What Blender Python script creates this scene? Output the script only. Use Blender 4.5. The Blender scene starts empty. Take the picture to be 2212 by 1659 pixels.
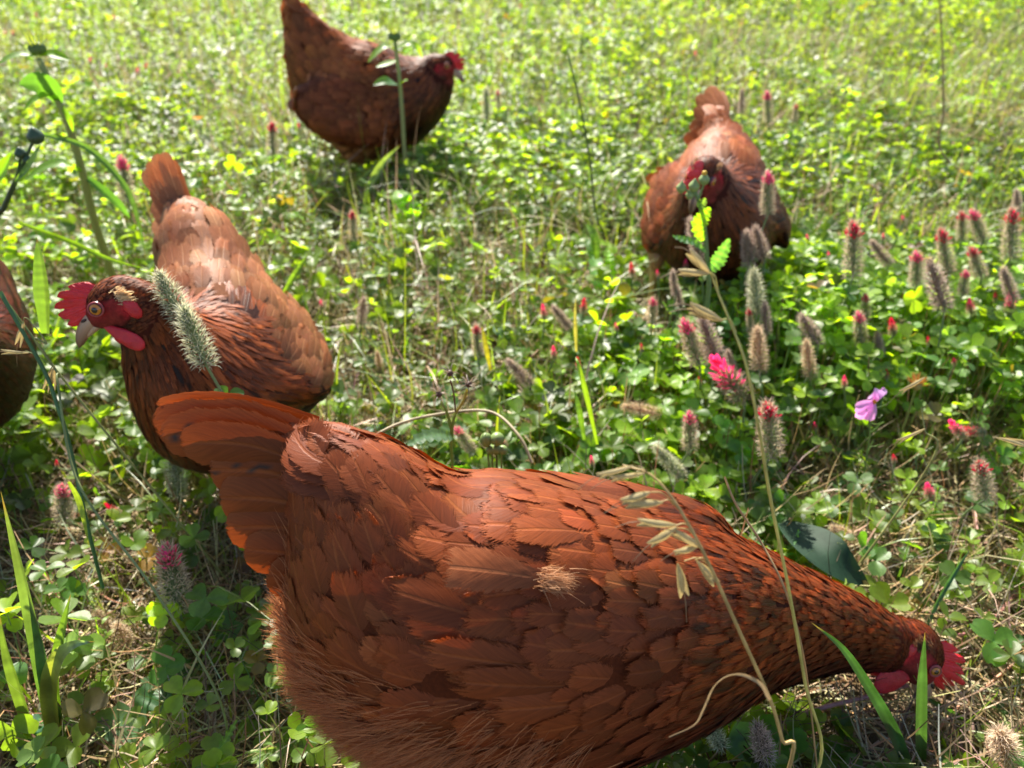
import bpy, math, random
import numpy as np
from mathutils import Vector, Matrix
from mathutils.bvhtree import BVHTree

# ------------------------------------------------------------------ camera, sky, sun
sc = bpy.context.scene
CAM_H = 0.58; PITCH = math.radians(35.0); FPX = 1650.0          # focal length for a 2212 px wide frame
cam = bpy.data.cameras.new('camera'); co = bpy.data.objects.new('camera', cam)
sc.collection.objects.link(co); sc.camera = co
co.location = (0, 0, CAM_H); co.rotation_euler = (math.radians(90) - PITCH, 0, 0)
cam.sensor_width = 36.0; cam.lens = FPX / 2212 * 36.0
cam.clip_start = 0.02; cam.clip_end = 2000
cam.dof.use_dof = True; cam.dof.focus_distance = 0.47; cam.dof.aperture_fstop = 7.8; cam.dof.aperture_blades = 0

SUN_EL = math.radians(43); SUN_AZ = math.radians(-16)             # azimuth from +Y (away from the viewer) towards +X
w = bpy.data.worlds.new("World"); sc.world = w; w.use_nodes = True
nt = w.node_tree; bg = nt.nodes['Background']
sky = nt.nodes.new('ShaderNodeTexSky'); sky.sky_type = 'NISHITA'; sky.sun_disc = False
sky.sun_elevation = SUN_EL; sky.sun_rotation = SUN_AZ
nt.links.new(sky.outputs[0], bg.inputs[0]); bg.inputs[1].default_value = 0.085
sl = bpy.data.lights.new('sun', 'SUN'); sl.energy = 5.0; sl.angle = math.radians(0.5); sl.color = (1.0, 0.94, 0.82)
so = bpy.data.objects.new('sun', sl); sc.collection.objects.link(so)
sd = Vector((math.sin(SUN_AZ)*math.cos(SUN_EL), math.cos(SUN_AZ)*math.cos(SUN_EL), math.sin(SUN_EL)))
so.rotation_euler = sd.to_track_quat('Z', 'Y').to_euler(); so.location = sd*20
sc.view_settings.view_transform = 'Standard'; sc.view_settings.look = 'None'
sc.view_settings.exposure = 1.48; sc.view_settings.gamma = 1.0
sc.cycles.use_denoising = True
sc.cycles.max_bounces = 8; sc.cycles.transparent_max_bounces = 24; sc.cycles.diffuse_bounces = 3; sc.cycles.transmission_bounces = 4
sc.cycles.sample_clamp_indirect = 4.0; sc.cycles.caustics_reflective = False; sc.cycles.caustics_refractive = False

R = np.random.default_rng(7); random.seed(7)
C35, S35 = math.cos(PITCH), math.sin(PITCH)
def at(px, py, z=None, y=None, Z=None):
    """World point seen at (px, py) of the 2212x1659 photograph, at height z, distance y or depth Z."""
    u = (px-1106.0)/FPX; v = (py-829.5)/FPX
    d = np.array([u, C35 - v*S35, -S35 - v*C35])
    k = Z if Z is not None else ((z-CAM_H)/d[2] if z is not None else y/d[1])
    return np.array([0, 0, CAM_H]) + d*k

# ------------------------------------------------------------------ helpers
def link(o, parent=None):
    sc.collection.objects.link(o)
    if parent is not None: o.parent = parent
    return o
def thing(name, loc, label, cat, group=None):
    o = bpy.data.objects.new(name, None); o.empty_display_size = .02
    o.location = [float(c) for c in loc]; link(o)
    o['label'] = label; o['category'] = cat
    if group: o['group'] = group
    return o
def unit(a):
    a = np.asarray(a, float); return a/np.maximum(np.linalg.norm(a, axis=-1, keepdims=True), 1e-9)
class Soup:
    """Collects vertices, quads and triangles with a colour (and u, v, aux) per vertex; builds ONE mesh object."""
    def __init__(s): s.V=[]; s.Q=[]; s.T=[]; s.C=[]; s.A=[]; s.n=0
    def add(s, V, Q=None, T=None, C=(1,1,1), A=None):
        V = np.asarray(V, float).reshape(-1,3); k = len(V)
        if Q is not None and len(Q): s.Q.append(np.asarray(Q, int).reshape(-1,4)+s.n)
        if T is not None and len(T): s.T.append(np.asarray(T, int).reshape(-1,3)+s.n)
        C = np.asarray(C, float)
        s.C.append(np.broadcast_to(C, (k,3)) if C.ndim==1 else C.reshape(-1,3))
        s.A.append(np.zeros((k,3)) if A is None else np.asarray(A, float).reshape(-1,3))
        s.V.append(V); s.n += k
    def inst(s, tv, tq, tt, M, P, C, tc=None, TA=None):
        """Template tv placed with matrices M (N,3,3, columns = axes) at P; colour C (N,3) times template tint tc."""
        N, k = len(P), len(tv)
        if N == 0: return
        V = np.einsum('nij,kj->nki', M, tv) + P[:,None,:]
        off = (np.arange(N)*k)[:,None,None]
        Q = (np.asarray(tq)[None]+off).reshape(-1,4) if tq is not None and len(tq) else None
        T = (np.asarray(tt)[None]+off).reshape(-1,3) if tt is not None and len(tt) else None
        CC = np.repeat(C[:,None,:], k, 1)
        if tc is not None: CC = CC*tc[None]
        A = None if TA is None else np.broadcast_to(TA[None], (N,k,3))
        s.add(V, Q, T, CC.reshape(-1,3), None if A is None else A.reshape(-1,3))
    def mesh(s, name, mats, smooth=True):
        V = np.concatenate(s.V); me = bpy.data.meshes.new(name)
        Q = np.concatenate(s.Q) if s.Q else np.zeros((0,4), int); T = np.concatenate(s.T) if s.T else np.zeros((0,3), int)
        loops = np.concatenate([Q.ravel(), T.ravel()]).astype(np.int32)
        me.vertices.add(len(V)); me.vertices.foreach_set('co', V.astype(np.float32).ravel())
        me.loops.add(len(loops)); me.loops.foreach_set('vertex_index', loops)
        nq, ntr = len(Q), len(T)
        st = np.concatenate([np.arange(nq)*4, nq*4+np.arange(ntr)*3]).astype(np.int32)
        me.polygons.add(nq+ntr); me.polygons.foreach_set('loop_start', st)
        me.update(calc_edges=True)
        me.polygons.foreach_set('use_smooth', np.full(nq+ntr, smooth))
        ca = me.color_attributes.new('col', 'FLOAT_COLOR', 'POINT')
        C = np.concatenate(s.C); ca.data.foreach_set('color', np.concatenate([C, np.ones((len(C),1))], 1).astype(np.float32).ravel())
        aa = me.attributes.new('aux', 'FLOAT_VECTOR', 'POINT'); aa.data.foreach_set('vector', np.concatenate(s.A).astype(np.float32).ravel())
        for m in (mats if isinstance(mats, (list,tuple)) else [mats]): me.materials.append(m)
        return me
    def build(s, name, mat, parent=None, smooth=True, origin=None):
        """origin: world position of the parent's base, subtracted so that parts sit in their thing's frame."""
        if origin is not None: s.V = [v - np.asarray(origin) for v in s.V]
        o = bpy.data.objects.new(name, s.mesh(name, mat, smooth)); return link(o, parent)

def catmull(P, n):
    """Catmull-Rom through rows of P (any columns), n samples."""
    P = np.asarray(P, float); P = np.vstack([2*P[0]-P[1], P, 2*P[-1]-P[-2]])
    ts = np.linspace(0, len(P)-3-1e-6, n); i = ts.astype(int); t = (ts-i)[:,None]
    a,b,c,d = P[i],P[i+1],P[i+2],P[i+3]
    return .5*((2*b)+(-a+c)*t+(2*a-5*b+4*c-d)*t*t+(-a+3*b-3*c+d)*t**3)
def frames(path):
    T = unit(np.gradient(path, axis=0)); up = np.array([0,0,1.0]) if abs(T[0][2])<.9 else np.array([1.0,0,0])
    N = np.zeros_like(T); n = unit(up - T[0]*np.dot(up, T[0]))
    for i in range(len(T)):
        n = unit(n - T[i]*np.dot(n, T[i])); N[i] = n
    return T, N, np.cross(T, N)
def tube(S, path, rad, col, k=6, cap=True):
    path = np.asarray(path, float); n = len(path); rad = np.broadcast_to(rad, (n,)); T,N,B = frames(path)
    a = np.arange(k)*2*math.pi/k
    V = path[:,None] + rad[:,None,None]*(np.cos(a)[None,:,None]*N[:,None]+np.sin(a)[None,:,None]*B[:,None])
    i = np.arange(n-1)[:,None]*k; j = np.arange(k)[None]; j2 = (j+1)%k
    Q = np.stack([i+j, i+j2, i+k+j2, i+k+j], -1).reshape(-1,4)
    C = np.asarray(col, float)
    if C.ndim==2: C = np.repeat(C, k, 0)
    S.add(V, Q, None, C)
def ribbon(S, path, width, nrm, col, fold=0.0, prof=None):
    """Leaf or blade along path; width scales prof(v); fold lifts the edges."""
    path = np.asarray(path, float); n = len(path); v = np.linspace(0,1,n); col = np.asarray(col,float); col = np.repeat(col,5,0) if col.ndim==2 else np.tile(col,(n*5,1)); col = col*np.tile(np.array([1.0,.86,1.12,.9,1.0]),n)[:,None]
    T = unit(np.gradient(path, axis=0)); nrm = np.broadcast_to(np.asarray(nrm, float), (n,3)); Sd = unit(np.cross(nrm, T)); Nn = unit(np.cross(T, Sd))
    wv = width*(prof(v) if prof else np.sin(math.pi*np.clip(v*.94+.06,0,1))**.7)
    u = np.array([-1,-.5,0,.5,1.0])
    V = path[:,None] + Sd[:,None]*(u[None,:,None]*wv[:,None,None]/2) + Nn[:,None]*(np.abs(u)[None,:,None]*wv[:,None,None]*fold)
    i = np.arange(n-1)[:,None]*5; j = np.arange(4)[None]
    C = col
    S.add(V, np.stack([i+j,i+j+1,i+5+j+1,i+5+j],-1).reshape(-1,4), None, C)

# icosphere template
import bmesh
def _ico(sub):
    bm = bmesh.new(); bmesh.ops.create_icosphere(bm, subdivisions=sub, radius=1)
    v = np.array([x.co[:] for x in bm.verts]); f = np.array([[x.index for x in p.verts] for p in bm.faces]); bm.free(); return v, f
ICO2, ICOF2 = _ico(2); ICO3, ICOF3 = _ico(3)

# ------------------------------------------------------------------ materials
def newmat(name):
    m = bpy.data.materials.new(name); m.use_nodes = True; t = m.node_tree
    return m, t, t.nodes['Principled BSDF'], t.nodes['Material Output']
def N_(t, kind, **kw):
    n = t.nodes.new(kind)
    for k, v in kw.items():
        if k.startswith('i_'): n.inputs[int(k[2:])].default_value = v
        else: setattr(n, k, v)
    return n
def math_(t, op, a, b=None, c=None, clamp=False):
    n = t.nodes.new('ShaderNodeMath'); n.operation = op; n.use_clamp = clamp
    for i, x in enumerate((a, b, c)):
        if x is None: continue
        if hasattr(x, 'links'): t.links.new(x, n.inputs[i])
        else: n.inputs[i].default_value = x
    return n.outputs[0]
def mixc(t, f, a, b, blend='MIX'):
    n = t.nodes.new('ShaderNodeMix'); n.data_type = 'RGBA'; n.blend_type = blend
    for i, x in ((0, f), (6, a), (7, b)):
        if hasattr(x, 'links'): t.links.new(x, n.inputs[i])
        elif isinstance(x, (int, float)): n.inputs[i].default_value = x
        else: n.inputs[i].default_value = (*x, 1)
    return n.outputs[2]

def plant_mat(name, trans=.45, tint=(1.5,1.55,.45), rough=.42, spec=.5, vary=.25, vein=0.0):
    m, t, b, out = newmat(name); L = t.links
    a = N_(t, 'ShaderNodeAttribute', attribute_name='col')
    g = N_(t, 'ShaderNodeTexCoord'); nz = N_(t, 'ShaderNodeTexNoise'); nz.inputs['Scale'].default_value = 260; nz.inputs['Detail'].default_value = 3
    L.new(g.outputs['Object'], nz.inputs['Vector'])
    f = math_(t, 'MULTIPLY_ADD', nz.outputs[0], vary*2, 1-vary)
    cc = N_(t, 'ShaderNodeVectorMath', operation='SCALE'); L.new(a.outputs['Color'], cc.inputs[0]); L.new(f, cc.inputs['Scale'])
    L.new(cc.outputs[0], b.inputs['Base Color'])
    b.inputs['Roughness'].default_value = rough; b.inputs['Specular IOR Level'].default_value = spec
    bp = N_(t, 'ShaderNodeBump'); bp.inputs['Strength'].default_value = .25; bp.inputs['Distance'].default_value = .0006
    L.new(nz.outputs[0], bp.inputs['Height']); L.new(bp.outputs[0], b.inputs['Normal'])
    if trans > 0:
        tr = N_(t, 'ShaderNodeBsdfTranslucent'); L.new(mixc(t, 1.0, cc.outputs[0], tint, 'MULTIPLY'), tr.inputs[0])
        mx = N_(t, 'ShaderNodeMixShader'); mx.inputs[0].default_value = trans
        L.new(b.outputs[0], mx.inputs[1]); L.new(tr.outputs[0], mx.inputs[2]); L.new(mx.outputs[0], out.inputs[0])
    return m
M_LEAF = plant_mat('leaf_green', .55, (3.4,3.3,.42), .43, .5)
M_DULL = plant_mat('dull_leaf', .3, (2.4,2.2,.6), .6, .25)
M_GRASS = plant_mat('grass_green', .4, (2.6,2.4,.55), .38, .5)
M_STRAW = plant_mat('dry_straw', .25, (1.1,1.0,.8), .5, .4)
M_STEM = plant_mat('stem', .12, (1.4,1.4,.7), .45, .45)
M_BRIST = plant_mat('bristle', .4, (1.3,1.25,1.0), .55, .3)
M_PETAL = plant_mat('petal', .45, (1.5,1.0,1.2), .5, .3, .15)

def feather_mat(name, trans=.18, spec=.35, rough=.5, tt=(1.35,1.0,.7), dark=.35, fray=(.55,.80)):
    """aux = (u across -1..1, v along 0..1, feather seed); col = the feather's own colour."""
    m, t, b, out = newmat(name); L = t.links
    a = N_(t, 'ShaderNodeAttribute', attribute_name='col'); x = N_(t, 'ShaderNodeAttribute', attribute_name='aux')
    sp = N_(t, 'ShaderNodeSeparateXYZ'); L.new(x.outputs['Vector'], sp.inputs[0])
    u, v, sd_ = sp.outputs[0], sp.outputs[1], sp.outputs[2]
    au = math_(t, 'ABSOLUTE', u)
    ph = math_(t, 'MULTIPLY_ADD', au, -.32, v)                       # barbs run outwards and forwards
    cb = N_(t, 'ShaderNodeCombineXYZ'); L.new(math_(t, 'MULTIPLY', ph, 34.0), cb.inputs[0]); L.new(math_(t,'MULTIPLY',u,1.3), cb.inputs[1]); L.new(math_(t,'MULTIPLY',sd_,97.0), cb.inputs[2])
    nz = N_(t, 'ShaderNodeTexNoise'); nz.inputs['Scale'].default_value = 1.0; nz.inputs['Detail'].default_value = 4; nz.inputs['Roughness'].default_value = .7
    L.new(cb.outputs[0], nz.inputs['Vector'])
    br = N_(t, 'ShaderNodeMapRange', i_1=.3, i_2=.7, i_3=1-dark, i_4=1+dark*.8); L.new(nz.outputs[0], br.inputs[0])
    rach = N_(t, 'ShaderNodeMapRange', i_1=.035, i_2=.09, i_3=1.0, i_4=0.0); L.new(au, rach.inputs[0])
    edge = N_(t, 'ShaderNodeMapRange', i_1=.70, i_2=.95, i_3=0.0, i_4=.5); L.new(au, edge.inputs[0])
    tip = N_(t, 'ShaderNodeMapRange', i_1=.80, i_2=.97, i_3=0.0, i_4=.55); L.new(v, tip.inputs[0])
    root = N_(t, 'ShaderNodeMapRange', i_1=.1, i_2=.75, i_3=.5, i_4=1.0); L.new(v, root.inputs[0])  # darker towards the root: shade of overlapping feathers painted into the colour
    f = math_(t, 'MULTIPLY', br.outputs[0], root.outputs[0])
    cc = N_(t, 'ShaderNodeVectorMath', operation='SCALE'); L.new(a.outputs['Color'], cc.inputs[0]); L.new(f, cc.inputs['Scale'])
    lt = N_(t, 'ShaderNodeVectorMath', operation='MULTIPLY'); L.new(cc.outputs[0], lt.inputs[0]); lt.inputs[1].default_value = (1.55,1.85,2.0)
    ef = math_(t, 'MAXIMUM', math_(t, 'MAXIMUM', edge.outputs[0], tip.outputs[0]), math_(t, 'MULTIPLY', rach.outputs[0], .65))
    col = mixc(t, ef, cc.outputs[0], lt.outputs[0])
    L.new(col, b.inputs['Base Color'])
    b.inputs['Roughness'].default_value = rough; b.inputs['Specular IOR Level'].default_value = spec
    b.inputs['Sheen Weight'].default_value = .02; b.inputs['Sheen Roughness'].default_value = .35; b.inputs['Sheen Tint'].default_value = (1,.75,.6,1)
    hh = math_(t, 'ADD', nz.outputs[0], math_(t, 'MULTIPLY', rach.outputs[0], .8))
    bp = N_(t, 'ShaderNodeBump'); bp.inputs['Strength'].default_value = .45; bp.inputs['Distance'].default_value = .0005
    L.new(hh, bp.inputs['Height']); L.new(bp.outputs[0], b.inputs['Normal'])
    tr = N_(t, 'ShaderNodeBsdfTranslucent'); L.new(mixc(t, 1.0, col, tt, 'MULTIPLY'), tr.inputs[0])
    mx = N_(t, 'ShaderNodeMixShader'); mx.inputs[0].default_value = trans
    L.new(b.outputs[0], mx.inputs[1]); L.new(tr.outputs[0], mx.inputs[2])
    # vanes fray where the barbs end
    e1 = N_(t, 'ShaderNodeMapRange', i_1=fray[0], i_2=1.02, i_3=0.0, i_4=1.0); L.new(au, e1.inputs[0])
    e2 = N_(t, 'ShaderNodeMapRange', i_1=fray[1], i_2=1.01, i_3=0.0, i_4=1.0); L.new(v, e2.inputs[0])
    ee = math_(t, 'MAXIMUM', e1.outputs[0], e2.outputs[0])
    c2 = N_(t, 'ShaderNodeCombineXYZ'); L.new(math_(t, 'MULTIPLY', ph, 60.0), c2.inputs[0]); L.new(math_(t,'MULTIPLY',u,2.5), c2.inputs[1]); L.new(math_(t,'MULTIPLY',sd_,57.0), c2.inputs[2])
    n2 = N_(t, 'ShaderNodeTexNoise'); n2.inputs['Scale'].default_value = 1.0; n2.inputs['Detail'].default_value = 2; L.new(c2.outputs[0], n2.inputs['Vector'])
    df = math_(t, 'SUBTRACT', math_(t, 'MULTIPLY_ADD', ee, .62, .18), n2.outputs[0])
    hole = N_(t, 'ShaderNodeMapRange', i_1=-.02, i_2=.05, i_3=0.0, i_4=1.0); L.new(df, hole.inputs[0])
    tp = N_(t, 'ShaderNodeBsdfTransparent'); m2 = N_(t, 'ShaderNodeMixShader'); L.new(hole.outputs[0], m2.inputs[0])
    L.new(mx.outputs[0], m2.inputs[1]); L.new(tp.outputs[0], m2.inputs[2]); L.new(m2.outputs[0], out.inputs[0])
    return m
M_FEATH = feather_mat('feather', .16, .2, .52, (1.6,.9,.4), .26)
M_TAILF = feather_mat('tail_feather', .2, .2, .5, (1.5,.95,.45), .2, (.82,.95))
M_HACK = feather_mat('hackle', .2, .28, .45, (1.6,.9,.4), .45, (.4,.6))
M_DOWN = plant_mat('down', .4, (1.2,1.05,.9), .7, .2, .12)

def skin_mat(name, col, bump=.6, scale=1200, rough=.42):
    m, t, b, out = newmat(name); L = t.links
    g = N_(t, 'ShaderNodeTexCoord'); vo = N_(t, 'ShaderNodeTexVoronoi'); vo.inputs['Scale'].default_value = scale
    nz = N_(t, 'ShaderNodeTexNoise'); nz.inputs['Scale'].default_value = 160; nz.inputs['Detail'].default_value = 4
    L.new(g.outputs['Object'], vo.inputs['Vector']); L.new(g.outputs['Object'], nz.inputs['Vector'])
    c = mixc(t, nz.outputs[0], [k*.6 for k in col], [min(1,k*1.35+.01) for k in col]); L.new(c, b.inputs['Base Color'])
    b.inputs['Roughness'].default_value = rough; b.inputs['Subsurface Weight'].default_value = .15; b.inputs['Subsurface Radius'].default_value = (.004,.001,.0006)
    bp = N_(t, 'ShaderNodeBump'); bp.inputs['Strength'].default_value = bump; bp.inputs['Distance'].default_value = .0005
    L.new(vo.outputs['Distance'], bp.inputs['Height']); L.new(bp.outputs[0], b.inputs['Normal'])
    return m
M_COMB = skin_mat('comb_red', (.80,.012,.022), .5)
M_WATT = skin_mat('wattle_red', (.55,.010,.022), .7, 1000)
M_LID = skin_mat('eyelid', (.30,.045,.05), .3)
def body_mat():
    m, t, b, out = newmat('hen_body'); L = t.links
    a = N_(t, 'ShaderNodeAttribute', attribute_name='col')
    g = N_(t, 'ShaderNodeTexCoord'); nz = N_(t, 'ShaderNodeTexNoise'); nz.inputs['Scale'].default_value = 500; nz.inputs['Detail'].default_value = 5
    L.new(g.outputs['Object'], nz.inputs['Vector'])
    f = math_(t, 'MULTIPLY_ADD', nz.outputs[0], 1.0, .5)
    cc = N_(t, 'ShaderNodeVectorMath', operation='SCALE'); L.new(a.outputs['Color'], cc.inputs[0]); L.new(f, cc.inputs['Scale'])
    L.new(cc.outputs[0], b.inputs['Base Color']); b.inputs['Roughness'].default_value = .8; b.inputs['Specular IOR Level'].default_value = .12
    bp = N_(t, 'ShaderNodeBump'); bp.inputs['Strength'].default_value = .8; bp.inputs['Distance'].default_value = .0008
    L.new(nz.outputs[0], bp.inputs['Height']); L.new(bp.outputs[0], b.inputs['Normal'])
    return m
M_BODY = body_mat()
def beak_mat():
    m, t, b, out = newmat('beak_horn'); L = t.links
    a = N_(t, 'ShaderNodeAttribute', attribute_name='col'); L.new(a.outputs['Color'], b.inputs['Base Color'])
    b.inputs['Roughness'].default_value = .3; b.inputs['Subsurface Weight'].default_value = .1; b.inputs['Subsurface Radius'].default_value = (.002,.001,.001)
    return m
M_BEAK = beak_mat()
def eye_mat():
    m, t, b, out = newmat('eye'); L = t.links
    a = N_(t, 'ShaderNodeAttribute', attribute_name='col'); L.new(a.outputs['Color'], b.inputs['Base Color'])
    b.inputs['Roughness'].default_value = .12; b.inputs['Coat Weight'].default_value = .25; b.inputs['Coat Roughness'].default_value = .02
    return m
M_EYE = eye_mat()
# ------------------------------------------------------------------ ground
def ground():
    S = Soup()
    # one sheet: fine near the camera, out to the horizon
    g = np.concatenate([[-900,-200,-50,-15,-8], np.linspace(-5,5,81), [8,15,50,200,900]]); gy = np.concatenate([[-900,-200,-50,-10,-3], np.linspace(-1,7,81), [10,20,60,250,1200]])
    X, Y = np.meshgrid(g, gy, indexing='xy'); Zz = np.zeros_like(X)
    Zz = .006*np.sin(X*5.1+1)*np.sin(Y*4.3)+.004*np.sin(X*13+Y*7)
    Zz = np.where((abs(X)>6)|(Y>8)|(Y<-2), 0, Zz)-.006
    n, k = X.shape; i = np.arange(n-1)[:,None]*k; j = np.arange(k-1)[None]
    S.add(np.stack([X,Y,Zz],-1), np.stack([i+j,i+j+1,i+k+j+1,i+k+j],-1))
    m, t, b, out = newmat('meadow_soil'); L = t.links
    tc = N_(t, 'ShaderNodeTexCoord')
    n1 = N_(t, 'ShaderNodeTexNoise'); n1.inputs['Scale'].default_value = 9; n1.inputs['Detail'].default_value = 6
    n2 = N_(t, 'ShaderNodeTexNoise'); n2.inputs['Scale'].default_value = 140; n2.inputs['Detail'].default_value = 6; n2.inputs['Distortion'].default_value = 1.5
    for q in (n1,n2): L.new(tc.outputs['Object'], q.inputs['Vector'])
    soil = mixc(t, n2.outputs[0], (.035,.024,.015), (.13,.095,.055))
    straw = mixc(t, n2.outputs[0], (.10,.075,.035), (.30,.23,.11))
    mr = N_(t, 'ShaderNodeMapRange', i_1=.4, i_2=.62); L.new(n1.outputs[0], mr.inputs[0])
    c1 = mixc(t, mr.outputs[0], soil, straw); L.new(c1, b.inputs['Base Color'])
    b.inputs['Roughness'].default_value = .9
    bp = N_(t, 'ShaderNodeBump'); bp.inputs['Strength'].default_value = 1; bp.inputs['Distance'].default_value = .006
    L.new(n2.outputs[0], bp.inputs['Height']); L.new(bp.outputs[0], b.inputs['Normal'])
    o = S.build('ground', m); o['kind'] = 'structure'; return o
ground()

# ------------------------------------------------------------------ hens
def remesh(blobs, voxel, smooth=3):
    """blobs: list of (centre, 3x3 axes scaled by radii). Returns verts, faces, normals of ONE continuous surface."""
    S = Soup()
    for c, M in blobs: S.add(ICO3 @ np.asarray(M).T + c, None, ICOF3)
    o = S.build('tmp', M_BODY)
    md = o.modifiers.new('r', 'REMESH'); md.mode = 'VOXEL'; md.voxel_size = voxel
    ms = o.modifiers.new('s', 'SMOOTH'); ms.factor = .5; ms.iterations = smooth
    dg = bpy.context.evaluated_depsgraph_get(); ev = o.evaluated_get(dg); me = ev.to_mesh()
    V = np.empty(len(me.vertices)*3); me.vertices.foreach_get('co', V); V = V.reshape(-1,3)
    Nn = np.empty(len(me.vertices)*3); me.vertices.foreach_get('normal', Nn); Nn = Nn.reshape(-1,3)
    F = np.array([p.vertices[:] for p in me.polygons if len(p.vertices)==4], int)
    ev.to_mesh_clear(); bpy.data.objects.remove(o)
    return V, F, Nn

def poisson(P, r):
    """Greedy dart throwing; P (N,3), r (N) spacing. Returns kept indices."""
    cell = float(r.max()); grid = {}; keep = []
    key = np.floor(P/cell).astype(int); Pl = P.tolist(); rl = r.tolist()
    for i in range(len(P)):
        kx, ky, kz = key[i]; x,y,z = Pl[i]; ok = True
        for a in (-1,0,1):
            for b in (-1,0,1):
                for c in (-1,0,1):
                    for (qx,qy,qz) in grid.get((kx+a,ky+b,kz+c), ()):
                        if (qx-x)**2+(qy-y)**2+(qz-z)**2 < rl[i]**2: ok = False; break
                    if not ok: break
                if not ok: break
            if not ok: break
        if ok: grid.setdefault((kx,ky,kz), []).append((x,y,z)); keep.append(i)
    return np.array(keep, int)

FU = np.array([-1,-.75,-.4,0,.4,.75,1.0]); VO = np.array([0,.22,.42,.58,.70,.79,.87,.93,.97,1.0])
def feathers(S, bvh, P, D, Nn, Ln, Wd, col, lift=.004, nv=7, camber=.012, shape=.55, seeds=None, hook=0.0, dark_centre=None, stick=None):
    """Lay N feathers on a surface: march every rachis along the skin, then hang a cambered vane on it."""
    N = len(P)
    if N == 0: return
    pts = np.zeros((N,nv,3)); nr = np.zeros((N,nv,3)); p = P.copy(); d = D.copy(); n = Nn.copy()
    for k in range(nv):
        pts[:,k] = p; nr[:,k] = n
        step = (Ln/(nv-1))[:,None]; q = p + d*step
        nq = q.copy(); nn = n.copy()
        for i in range(N):
            h = bvh.find_nearest(q[i])
            if h[0] is not None:
                loc = np.array(h[0]); dist = np.linalg.norm(loc-q[i]); s_ = float(step[i,0])
                ins = (q[i][0]-loc[0])*h[1][0]+(q[i][1]-loc[1])*h[1][1]+(q[i][2]-loc[2])*h[1][2] < 0
                if dist < (.7 if stick is None else stick[i])*s_ or ins: nq[i] = loc; nn[i] = h[1]
                else: nq[i] = q[i] + (loc-q[i])*.25
        n = unit(.5*n + .5*nn); d = unit(nq-p); d = unit(d); d = unit(d - n*np.sum(d*n,1,keepdims=True)*.6); p = nq
    v = np.linspace(0,1,nv)
    T = unit(np.gradient(pts, axis=1)); Sd = unit(np.cross(nr, T)); Nm = unit(np.cross(T, Sd))
    if nv >= 6:                                                           # resample, rows gathered towards the rounded end
        x = np.clip(VO*(nv-1), 0, nv-1-1e-6); i0 = x.astype(int); f = (x-i0)[None,:,None]
        pts = pts[:,i0]*(1-f)+pts[:,i0+1]*f; nr = unit(nr[:,i0]*(1-f)+nr[:,i0+1]*f); v = VO; nv = len(VO)
    T = unit(np.gradient(pts, axis=1)); Sd = unit(np.cross(nr, T)); Nm = unit(np.cross(T, Sd))
    # width profile: narrow root, broad rounded end
    wp = np.power(np.clip(v/shape,0,1), .6)*np.where(v>shape, np.sqrt(np.clip(1-((v-shape)/(1.0001-shape))**2.2,0,1)), 1)
    wp = np.maximum(wp, .05)
    jit = 1+.07*R.standard_normal((N,nv,len(FU)))*(np.abs(FU)>.9)[None,None]
    roll = (R.standard_normal(N)*.06)[:,None,None]
    U = FU[None,None,:]*wp[None,:,None]*(Wd/2)[:,None,None]*jit
    off = (-.3*lift + lift*v[None,:]*(1+.3*R.standard_normal(N))[:,None])[:,:,None] - U**2/(2*camber) + U*roll - hook*(v**3)[None,:,None]*Ln[:,None,None]
    # ragged ends: barbs part a little
    slip = .035*R.standard_normal((N,1,len(FU)))*np.abs(FU)[None,None]*(v>.6)[None,:,None]*Ln[:,None,None]*1.0
    V = pts[:,:,None,:] + T[:,:,None,:]*slip[...,None] + Sd[:,:,None,:]*U[...,None] + Nm[:,:,None,:]*off[...,None]
    nu = len(FU); i = np.arange(nv-1)[:,None]*nu; j = np.arange(nu-1)[None]
    q = np.stack([i+j,i+j+1,i+nu+j+1,i+nu+j],-1).reshape(-1,4)
    Q = (q[None]+(np.arange(N)*nv*nu)[:,None,None]).reshape(-1,4)
    C = np.broadcast_to(col[:,None,None,:], (N,nv,nu,3)).copy()
    if dark_centre is not None:
        cen = np.exp(-(FU/.55)**2)[None,None,:,None]*dark_centre[:,None,None,None]
        C = C*(1-cen*.85)
    sd_ = R.random(N) if seeds is None else seeds
    A = np.stack([np.broadcast_to(FU[None,None],(N,nv,nu)), np.broadcast_to(v[None,:,None],(N,nv,nu)), np.broadcast_to(sd_[:,None,None],(N,nv,nu))], -1)
    S.add(V, Q, None, C.reshape(-1,3), A.reshape(-1,3))

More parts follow.
